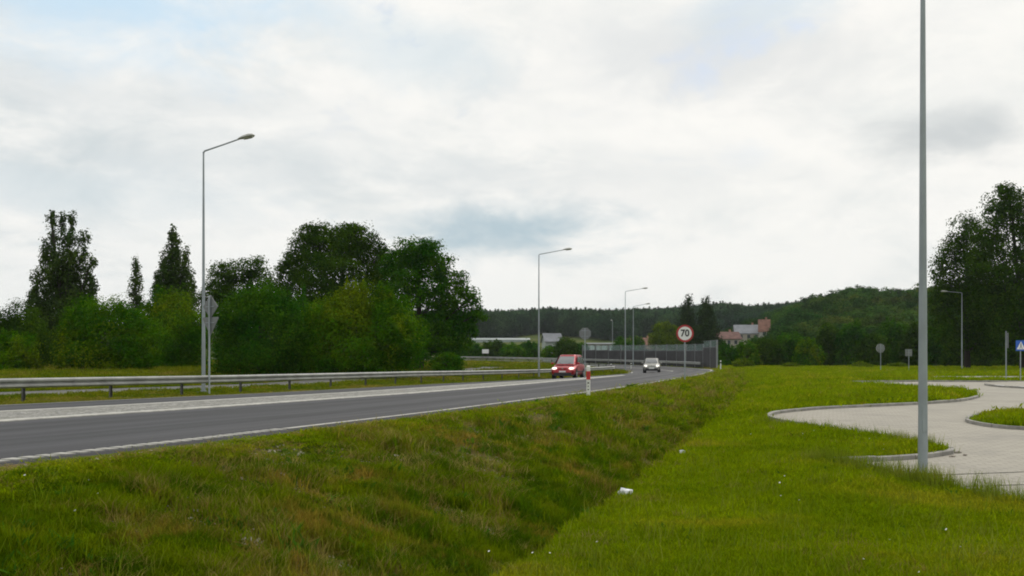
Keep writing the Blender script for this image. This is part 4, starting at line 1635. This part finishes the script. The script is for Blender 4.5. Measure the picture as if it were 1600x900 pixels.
def build_signs():
    # speed limit sign facing the camera
    s70 = 50.5
    x, Y = map(float, rp(s70, .95))
    Y = 50.5
    x = wx(1070, Y)
    z = gz1(x, Y)
    root = empty('speed_limit_sign', (x, Y, z), R(-3), 'round red and white 70 speed limit sign on grey pole', 'road sign')
    hc = wz(521, Y) - z
    pole_part(root, hc + .42, .035)
    plate(root, 'disc', disc(.455), hc, 'sign_red')
    plate(root, 'white_face', disc(.358), hc, 'sign_white', -.054, .004)
    me = text_mesh('70', .50, 'black', .014)
    t = link(bpy.data.objects.new('numerals', me), root)
    t.rotation_euler = (R(90), 0, 0)
    t.location = (0, -.0585, hc)
    t.scale = (.92, 1.0, 1)
    brackets(root, (hc - .2, hc + .2))
    # sign on the tip of the island, seen from behind
    Y = 68.0
    x = wx(914, Y)
    s, o = rframe([x], [Y])
    z = float(rz_(s, o)[0]) + .05
    root = empty('road_sign', (x, Y, z), R(-12), 'round sign seen from behind on the island in front of the van', 'road sign')
    hc = wz(521, Y) - z
    pole_part(root, hc + .35, .035)
    oct_ = [(.44 * math.cos(R(22.5 + 45 * k)), .44 * math.sin(R(22.5 + 45 * k))) for k in range(8)]
    plate(root, 'sign_plate', oct_, hc, 'sign_back', .05)
    brackets(root, (hc - .2, hc + .2), .5, .02)
    # diamond over inverted triangle, seen from behind, by the first lamp
    Y = 38.5
    x = wx(327, Y)
    z = gz1(x, Y)
    root = empty('road_sign', (x, Y, z), R(-35), 'pole with diamond above inverted triangle, both seen from behind', 'road sign')
    h1 = wz(479, Y) - z
    h2 = wz(508, Y) - z
    pole_part(root, h1 + .42, .038)
    plate(root, 'diamond_plate', [(0, -.47), (.47, 0), (0, .47), (-.47, 0)], h1, 'sign_back', .06)
    plate(root, 'triangle_plate', [(0, -.42), (.50, .27), (.46, .32), (-.46, .32), (-.50, .27)], h2, 'sign_back', .06)
    brackets(root, (h1, h2 + .1), .55, .03)
    # right-hand signs across the lawn
    Y = 98.0
    x = wx(1376, Y)
    z = gz1(x, Y)
    root = empty('road_sign', (x, Y, z), 0, 'round sign seen from behind across the lawn on the right', 'road sign')
    hc = wz(544, Y) - z
    pole_part(root, hc + .35, .035)
    plate(root, 'sign_plate', disc(.44, 20), hc, 'sign_back', .05)
    brackets(root, (hc,), .5, .02)
    plate(root, 'edge_ring', disc(.45, 20), hc, 'white_paint', .062, .006)
    Y = 100.0
    x = wx(1420, Y)
    z = gz1(x, Y)
    root = empty('road_sign', (x, Y, z), 0, 'small square sign seen from behind right of the round one', 'road sign')
    hc = wz(551, Y) - z
    pole_part(root, hc + .3, .035)
    plate(root, 'sign_plate', [(-.36, -.36), (.36, -.36), (.36, .36), (-.36, .36)], hc, 'sign_back', .05)
    brackets(root, (hc,), .4, .02)
    Y = 63.0
    x = wx(1572, Y)
    z = gz1(x, Y)
    root = empty('road_sign', (x, Y, z), R(80), 'narrow sign seen edge-on beside the crossing sign', 'road sign')
    hc = wz(532, Y) - z
    pole_part(root, hc + .6, .035)
    plate(root, 'sign_plate', [(-.3, -.5), (.3, -.5), (.3, .5), (-.3, .5)], hc, 'sign_back', -.05)
    brackets(root, (hc - .25, hc + .25), .4)
    Y = 62.0
    x = wx(1594.5, Y)
    z = float(pz(Y)) + .1
    root = empty('crossing_sign', (x, Y, z), R(4), 'blue square pedestrian crossing sign at the right photo edge', 'road sign')
    hc = wz(540, Y) - z
    pole_part(root, hc + .3, .032)
    plate(root, 'blue_plate', [(-.34, -.34), (.34, -.34), (.34, .34), (-.34, .34)], hc, 'sign_blue')
    plate(root, 'white_triangle', [(-.29, -.24), (.29, -.24), (0, .27)], hc, 'sign_white', -.054, .004)
    fig = MB()
    M = Matrix.Translation((0, -.059, hc))
    fig.prism([(q[0] * .032, .12 + q[1] * .032) for q in disc(1, 10)], .003, M)
    fig.prism([(-.035, -.06), (.03, -.06), (.025, .08), (-.03, .08)], .003, M)
    fig.prism([(-.03, -.062), (0, -.062), (-.07, -.2), (-.10, -.2)], .003, M)
    fig.prism([(.0, -.062), (.03, -.062), (.10, -.2), (.07, -.2)], .003, M)
    fig.build('walking_figure', 'black', root)

    # marker posts
    def marker(px, Y, label, h=1.02, band='band_red', rz=R(-14)):
        x = wx(px, Y)
        z = gz1(x, Y)
        root = empty('marker_post', (x, Y, z), rz, label, 'marker post', 'roadside marker posts')
        prof = [(-.06, -.045), (.06, -.045), (.06, .0), (.02, .05), (-.02, .05), (-.06, .0)]

        def seg(z0, z1, name, mat, k=1.0, slant=0.0):
            r = [[(a * k, b * k, zz) for a, b in prof] for zz in (z0, z1)]
            if slant:
                r[1] = [(a, b, c + (slant if b < 0 else -slant)) for a, b, c in r[1]]
            return MB().loft(r).build(name, mat, root)
        seg(-.2, h, 'post', 'post_white', 1, -.02)
        if band:
            seg(h - .45, h - .17, 'red_band', band, 1.08)
            MB().box((0, -.052, h - .30), (.045, .012, .16)).build('reflector', 'sign_red', root)
            for k, (w, hh) in enumerate(((.05, .05), (.03, .05), (.05, .04))):
                MB().box((0, -.0475, h - .56 - k * .11), (w, .005, hh)).build('mark', 'black', root)
        else:
            seg(h - .28, h - .12, 'grey_band', 'post_steel', 1.05)
        return root
    marker(919.5, 32.0, 'white marker post with red band at the near road edge')
    marker(1126, 96, 'white marker post right of the noise barrier end', .95, None)
    marker(955, 108, 'white marker post beyond the guard rail left of the silver car', .95, None)
    marker(986, 121, 'small white marker post behind the silver car', .95, None)


build_signs()


# ------------------------------------------------------------------ vehicles
def rrect(x0, x1, w, n=6, pw=4.0, wf=1.0, wr=1.0):
    """rounded plan outline, x from x0 (rear) to x1 (front), half width w (scaled at the ends)"""
    out = []
    N = 28
    for k in range(N):
        a = 2 * math.pi * k / N
        c, s = math.cos(a), math.sin(a)
        ux = math.copysign(abs(c) ** (2 / pw), c)
        uy = math.copysign(abs(s) ** (2 / pw), s)
        t = (ux + 1) / 2
        out.append(((x0 + x1) / 2 + ux * (x1 - x0) / 2, uy * w * (wr + (wf - wr) * t)))
    return out


def vehicle(label, X, Y, Z, ang, D, paint, lights, name):
    """D: dimensions; local x points forward"""
    root = empty(name, (X, Y, Z), ang, label, 'van' if 'van' in name else 'car')
    L2, W, belt, roof = D['len'] / 2, D['wid'] / 2, D['belt'], D['roof']
    hood, nose = D['hood'], D['nose']
    # lower body: loft along x
    st = [(L2, .78, .36, nose - .12), (L2 - .05, .90, .27, nose - .02), (L2 - .22, .97, .24, nose + .06), (L2 - .55, 1.0, .23, hood - .07), (D['cowl'], 1.0, .22, hood), (D['cowl'] - .35, 1.0, .22, belt),
          (-L2 + .3, 1.0, .22, belt), (-L2 + .08, .97, .26, belt - .01), (-L2, .88, .36, belt - .08)]
    rings = []
    for x, k, z0, zt in st:
        w = W * k
        q = [(0, z0), (w * .82, z0), (w * .95, z0 + .10), (w, z0 + .28), (w, zt - .28 if zt - .28 > z0 + .3 else z0 + .32), (w * .975, zt - .08), (w * .86, zt - .005), (w * .5, zt + .02), (0, zt + .03)]
        ring = [(x, y, z) for y, z in q] + [(x, -y, z) for y, z in reversed(q[1:-1])]
        rings.append(ring)
    MB().loft(rings).build('body', paint, root, True)
    # cabin
    zs = [(belt - .05, 0), (belt + (roof - belt) * .45, .45), (roof - .10, .92), (roof - .03, .985), (roof, 1.06)]
    rear_b, rear_t = -L2 + .04, -L2 + D['rear_rake']
    fr_b, fr_t = D['cowl'] + .12, D['screen_top']
    rings = []
    for z, t in zs:
        tt = min(t, 1)
        shrink = .0 if t <= 1 else .18
        o = rrect(rear_b + (rear_t - rear_b) * tt + shrink, fr_b + (fr_t - fr_b) * tt - shrink, (W * .965) * (1 - .19 * tt) - shrink * .5, pw=5.5, wf=.92)
        rings.append([(x, y, z) for x, y in o])
    MB().loft(rings).build('cabin', paint, root, True)

    def at_t(t, y, front=True):
        return (fr_b + (fr_t - fr_b) * t if front else rear_b + (rear_t - rear_b) * t)
    zb, zt = belt + .04, roof - .13
    tz = lambda z: float(np.interp(z, [q[0] for q in zs], [q[1] for q in zs]))
    t0, t1 = tz(zb), tz(zt)
    zm = zs[1][0]

    def hw(t):
        return W * .965 * (1 - .19 * t)
    # windscreen
    ff = .012
    vs = []
    for t, z in ((t0, zb), (tz(zm), zm), (t1, zt)):
        for y in (-.84, -.42, 0, .42, .84):
            vs.append((at_t(t, y) + ff - .07 * abs(y) ** 4, y * hw(t) * .90, z))
    MB().add(vs, [(i + j, i + j + 1, i + j + 6, i + j + 5) for i in range(4) for j in (0, 5)]).build('windscreen', 'car_glass', root)
    vs = [(at_t(t0, 0, False) - ff, y * hw(t0) * .8, zb) for y in (-1, 1)] + [(at_t(t1, 0, False) - ff, y * hw(t1) * .8, zt) for y in (1, -1)]
    MB().add(vs, [(0, 1, 2, 3)]).build('rear_window', 'car_glass', root)
    # side windows
    for sgn in (-1, 1):
        for a, b in D['windows']:
            q = []
            for (t, z), (u0, u1) in (((t0 + .02, zb + .02), (a, b)), ((t1 - .02, zt - .02), (a, b))):
                xf, xr = at_t(t, 0) - .16, at_t(t, 0, False) + .16
                q.append([(xr + (xf - xr) * u, sgn * (hw(t) + .014), z) for u in (u0, u1)])
            MB().add([q[0][0], q[0][1], q[1][1], q[1][0]], [(0, 1, 2, 3)]).build('side_window', 'car_glass', root)
        # mirrors
        MB().box((D['cowl'] - .12, sgn * (W + .09), belt + .07), (.11, .2, .15)).build('mirror', paint, root, bevel=.03)
        MB().box((.0, sgn * (W + .006), .52), (D['len'] * .6, .02, .09)).build('side_trim', 'car_trim', root)
        # headlights
        m = MB()
        hy, hz, hs = sgn * W * .70, D['light_z'], D['light_s']
        xs = L2 - .03
        m.loft([[(xs - .25, hy + hs[0] * math.cos(k * math.pi / 6), hz + hs[1] * math.sin(k * math.pi / 6)) for k in range(12)],
                [(xs - .10 + .05, hy + hs[0] * math.cos(k * math.pi / 6), hz + hs[1] * math.sin(k * math.pi / 6)) for k in range(12)],
                [(xs + .02, hy - sgn * .02 + hs[0] * .6 * math.cos(k * math.pi / 6), hz - .01 + hs[1] * .7 * math.sin(k * math.pi / 6)) for k in range(12)]])
        m.build('headlight', lights, root, True)
    # front: grille, bumper intake, plate, badge
    gz_ = D['light_z']
    MB().box((L2 - .045, 0, gz_ - .01), (.07, W * .78, .13)).build('grille', D['grille'], root, bevel=.02)
    MB().tube([(L2 - .02, 0, gz_ + .01), (L2 + .006, 0, gz_ + .01)], .06, 16).build('badge', 'chrome', root)
    MB().box((L2 - .05, 0, .36), (.14, W * 1.45, .17)).build('air_intake', 'car_trim', root, bevel=.03)
    MB().box((L2 + .012, 0, D['plate_z']), (.02, .52, .115)).build('licence_plate', 'white_paint', root)
    MB().box((L2 - .36, 0, .24), (.9, W * 1.7, .1)).build('undertray', 'car_trim', root)
    for sgn in (-1, 1):
        MB().tube([(D['cowl'] + .26, sgn * .1, hood + .05), (D['cowl'] + .02, sgn * .5 * W, belt + .16)], .012, 6).build('wiper', 'car_trim', root)
    # wheels with dark arches
    r = D['wheel']
    for x in (L2 - D['front_axle'], -L2 + D['rear_axle']):
        for sgn in (-1, 1):
            y = sgn * (W - .10)
            MB().tube([(x, y - sgn * .15, r + .03), (x, y + sgn * .108, r + .03)], r + .06, 20).build('wheel_arch', 'car_trim', root)
            wh = MB()
            pr = [(-.1, r * .62), (-.1, r * .93), (-.07, r), (.07, r), (.1, r * .93), (.1, r * .62)]
            rings = [[(x + q * math.cos(2 * math.pi * k / 20), y + a * sgn * 1.0 + sgn * .02, r + q * math.sin(2 * math.pi * k / 20)) for k in range(20)] for a, q in pr]
            w_ = wh.loft(rings).build('wheel', 'tyre', root, True)
            MB().tube([(x, y + sgn * .09, r), (x, y + sgn * .128, r)], [r * .6, r * .5], 14).build('rim', 'rim', w_)
    return root


def build_vehicles():
    Y = 76.0
    X = wx(888, Y)
    s, o = rframe([X], [Y])
    h = float(np.interp(s[0], S, head))
    Z = float(rz_(s, o)[0]) + .0
    Z = wz(591.5, Y) if abs(wz(591.5, Y) - Z) < .03 else Z
    van = dict(len=4.65, wid=1.9, belt=1.08, roof=1.84, hood=.97, nose=.70, cowl=1.25, screen_top=.22, rear_rake=.14, windows=((.03, .33), (.36, .66), (.69, .97)),
               light_z=.76, light_s=(.19, .10), plate_z=.53, wheel=.33, front_axle=.86, rear_axle=.85, grille='van_red')
    vehicle('red minivan with lit headlights coming towards the camera', X, Y, Z, -math.pi / 2 - h + 0.0, van, 'van_red', 'headlight_on', 'red_van')
    Y = 97.0
    X = wx(1018.5, Y)
    s, o = rframe([X], [Y])
    h = float(np.interp(s[0], S, head))
    Z = float(rz_(s, o)[0])
    car = dict(len=3.7, wid=1.66, belt=.92, roof=1.46, hood=.88, nose=.68, cowl=1.02, screen_top=.28, rear_rake=.35, windows=((.05, .46), (.5, .95)),
               light_z=.66, light_s=(.16, .10), plate_z=.45, wheel=.29, front_axle=.66, rear_axle=.6, grille='car_silver')
    vehicle('small pale silver hatchback coming round the bend', X, Y, Z, -math.pi / 2 - h, car, 'car_silver', 'headlight_dim', 'silver_car')


build_vehicles()


# ------------------------------------------------------------------ buildings
def house(name, label, cat, px, Y, w, d, eave, ridge, wall, roof, rz=0.0, gable_front=False, win=3, zoff=0.0, chimney=True, storeys=2, doors=0):
    x = wx(px, Y)
    z = gz1(x, Y) + zoff
    root = empty(name, (x, Y, z), rz, label, cat, 'far buildings')
    m = MB().box((0, 0, eave / 2 - 1), (w, d, eave + 2))
    if gable_front:
        m.add([(-w / 2, -d / 2, eave), (w / 2, -d / 2, eave), (0, -d / 2, ridge - .05), (-w / 2, d / 2, eave), (w / 2, d / 2, eave), (0, d / 2, ridge - .05)], [(0, 1, 2), (5, 4, 3)])
    else:
        m.add([(-w / 2, -d / 2, eave), (-w / 2, d / 2, eave), (-w / 2, 0, ridge - .05), (w / 2, -d / 2, eave), (w / 2, d / 2, eave), (w / 2, 0, ridge - .05)], [(0, 1, 2), (5, 4, 3)])
    m.build('wall', wall, root)
    e = .4
    r = MB()
    th = .18
    if gable_front:
        k = (ridge - eave) / (w / 2)
        for sg in (-1, 1):
            A = [(sg * (w / 2 + e), eave - e * k), (0, ridge), (0, ridge + th), (sg * (w / 2 + e), eave - e * k + th)]
            r.prism(A, d + 2 * e)
    else:
        k = (ridge - eave) / (d / 2)
        M = Matrix.Rotation(R(90), 4, 'Z')
        for sg in (-1, 1):
            A = [(sg * (d / 2 + e), eave - e * k), (0, ridge), (0, ridge + th), (sg * (d / 2 + e), eave - e * k + th)]
            r.prism(A, w + 2 * e, M)
    ro = r.build('roof', roof, root)
    if chimney:
        MB().box((w * .2, d * .1 if not gable_front else -d * .1, ridge + .1), (.55, .55, 1.5)).build('chimney', 'wall_brick', ro)
    for st_ in range(storeys):
        for i in range(win):
            zx = (i + .5) / win * w * .86 - w * .43
            zc = eave * (st_ + .55) / storeys
            f = MB().box((zx, -d / 2 - .02, zc), (1.15, .08, 1.35)).build('window', 'wall_white', root)
            MB().box((zx, -d / 2 - .05, zc), (.95, .06, 1.15)).build('pane', 'pane', f)
    for i in range(doors):
        zx = (i + .5) / doors * w * .94 - w * .47
        MB().box((zx, -d / 2 - .04, eave * .52), (w / doors * .7, .1, eave * .8)).build('door', 'white_paint', root)
    return root


def build_buildings():
    house('house', 'low pale house with dark red roof right of the barrier', 'house', 1134, 300, 7.6, 6, 5.2, 7.2, 'wall_cream', 'roof_red', R(6))
    house('house', 'cream house with grey roof left of the brick house', 'house', 1168, 310, 8.2, 7, 5.0, 7.6, 'wall_cream', 'roof_grey', R(-8))
    house('house', 'tall narrow house with orange tiled gable on the hillside', 'house', 1194, 305, 3.0, 5, 4.6, 8.0, 'wall_white', 'roof_orange', R(-14), False, 1)
    house('house', 'house with red tiled roof left of the light green tree', 'house', 1008, 290, 6.4, 6, 4.0, 7.0, 'wall_brick', 'roof_orange', R(20), win=2)
    house('house', 'second red roofed house behind the barrier by the far lamp', 'house', 991, 300, 4.6, 6, 4.4, 7.0, 'wall_cream', 'roof_red', R(-10), win=2)
    house('shed', 'pale grey shed among far bushes right of the second lamp', 'shed', 862, 260, 4.4, 5, 3.6, 5.6, 'greenhouse', 'roof_grey', R(10), win=2, chimney=False, storeys=1, zoff=2.0)
    house('garage_row', 'long low building with white doors behind the barrier', 'building', 938, 270, 7.2, 5, 3.2, 3.45, 'wall_cream', 'roof_grey', 0, win=0, chimney=False, storeys=0, doors=4, zoff=1.7)
    # long greenhouse at the foot of the ridge
    Y = 560
    x = wx(782, Y)
    z = gz1(x, Y)
    root = empty('greenhouse', (x, Y, z), R(3), 'long white greenhouse at the foot of the far ridge', 'greenhouse', 'far buildings')
    w = 34
    MB().box((0, 0, -.4), (w, 7, 3.2)).build('wall', 'greenhouse', root)
    MB().prism([(-3.8, 0), (3.8, 0), (0, 1.1)], w + .3, Matrix.Translation((0, 0, 1.2)) @ Matrix.Rotation(R(90), 4, 'Z')).build('roof', 'greenhouse', root)
    for i in range(14):
        MB().box((-w / 2 + 1.3 + i * 2.44, -3.52, .1), (.12, .08, 2.0)).build('glazing_bar', 'steel', root)
    # two white boards by the meadow
    for px, py, Y, wd_, lab in ((758.5, 549, 168, 1.15, 'small white board standing in the meadow by the far rail'), (704, 555.5, 92, .5, 'small white board at the foot of the round crowned tree')):
        x = wx(px, Y)
        z = gz1(x, Y)
        zc = wz(py, Y) - z
        root = empty('board', (x, Y, z), 0, lab, 'board')
        h = wd_ * .62
        MB().box((0, -.04, zc), (wd_, .03, h)).build('panel', 'white_paint', root)
        for sg in (-1, 1):
            MB().box((sg * wd_ * .36, 0, (zc + h / 2) / 2 - .1), (.05, .05, zc + h / 2 + .2)).build('leg', 'post_steel', root)


build_buildings()


# ------------------------------------------------------------------ litter and rubble
def crumpled(name, label, cat, px, py, Yg, size, mat, seed, flat=.6):
    x = wx(px, Yg)
    z = gz1(x, Yg)
    bm = bmesh.new()
    bmesh.ops.create_icosphere(bm, subdivisions=2, radius=1)
    g = random.Random(seed)
    for v in bm.verts:
        v.co *= g.uniform(.55, 1.15)
        v.co.x *= size[0]
        v.co.y *= size[1]
        v.co.z *= size[2]
    me = bpy.data.meshes.new(name)
    bm.to_mesh(me)
    bm.free()
    me.materials.append(MATS[mat])
    o = bpy.data.objects.new(name, me)
    o.location = (x, Yg, z + size[2] * .8)
    link(o)
    return tag(o, label, cat)


def build_small():
    s = 17.6
    for s, lab, sz, sd in ((14.6, 'larger crumpled white litter lying in the near part of the ditch', (.12, .08, .08), 3), (21.2, 'small white scrap of litter farther along the ditch', (.07, .05, .05), 5)):
        x, y = map(float, rp(s, float(od_t(s)) + .40))
        o = crumpled('litter', lab, 'litter', CX + F * x / y, 0, y, sz, 'litter', sd)
        o.location.z = gz1(x, y) + .13
    # broken kerb pieces at the end of the near grass tongue
    for k, (px, py, sz, lab) in enumerate(((1497, 708, (.09, .05, .03), 'left broken stone at the tip of the near grass tongue'), (1508, 712, (.05, .04, .025), 'right broken stone lying on the paving by the near grass tongue'),
                                           (1488, 714, (.08, .035, .025), 'flat broken stone against the kerb of the near grass tongue'))):
        X, Y = drop(px, py)
        o = crumpled('kerb_fragment', lab, 'stone', px, py, Y, sz, 'stone', 40 + k)
        o.location = (X, Y, pz(Y) + sz[2] * .6)


build_small()


# ------------------------------------------------------------------ air
def build_haze():
    m = bpy.data.materials.new('haze')
    m.use_nodes = True
    t = NT(m.node_tree)
    t.n.clear()
    out = t.new('ShaderNodeOutputMaterial')
    v = t.new('ShaderNodeVolumePrincipled')
    v.inputs['Color'].default_value = (.80, .88, .93, 1)
    v.inputs['Density'].default_value = .00009
    v.inputs['Anisotropy'].default_value = .2
    t.l.new(v.outputs[0], out.inputs['Volume'])
    MATS['haze'] = m
    o = MB().box((0, 0, 0), (5600, 5600, 130)).build('haze', 'haze')
    o.location = (0, 0, 130 / 2 - 5)
    tag(o, kind='stuff', label='thin bluish summer haze in the air', cat='haze')


build_haze()
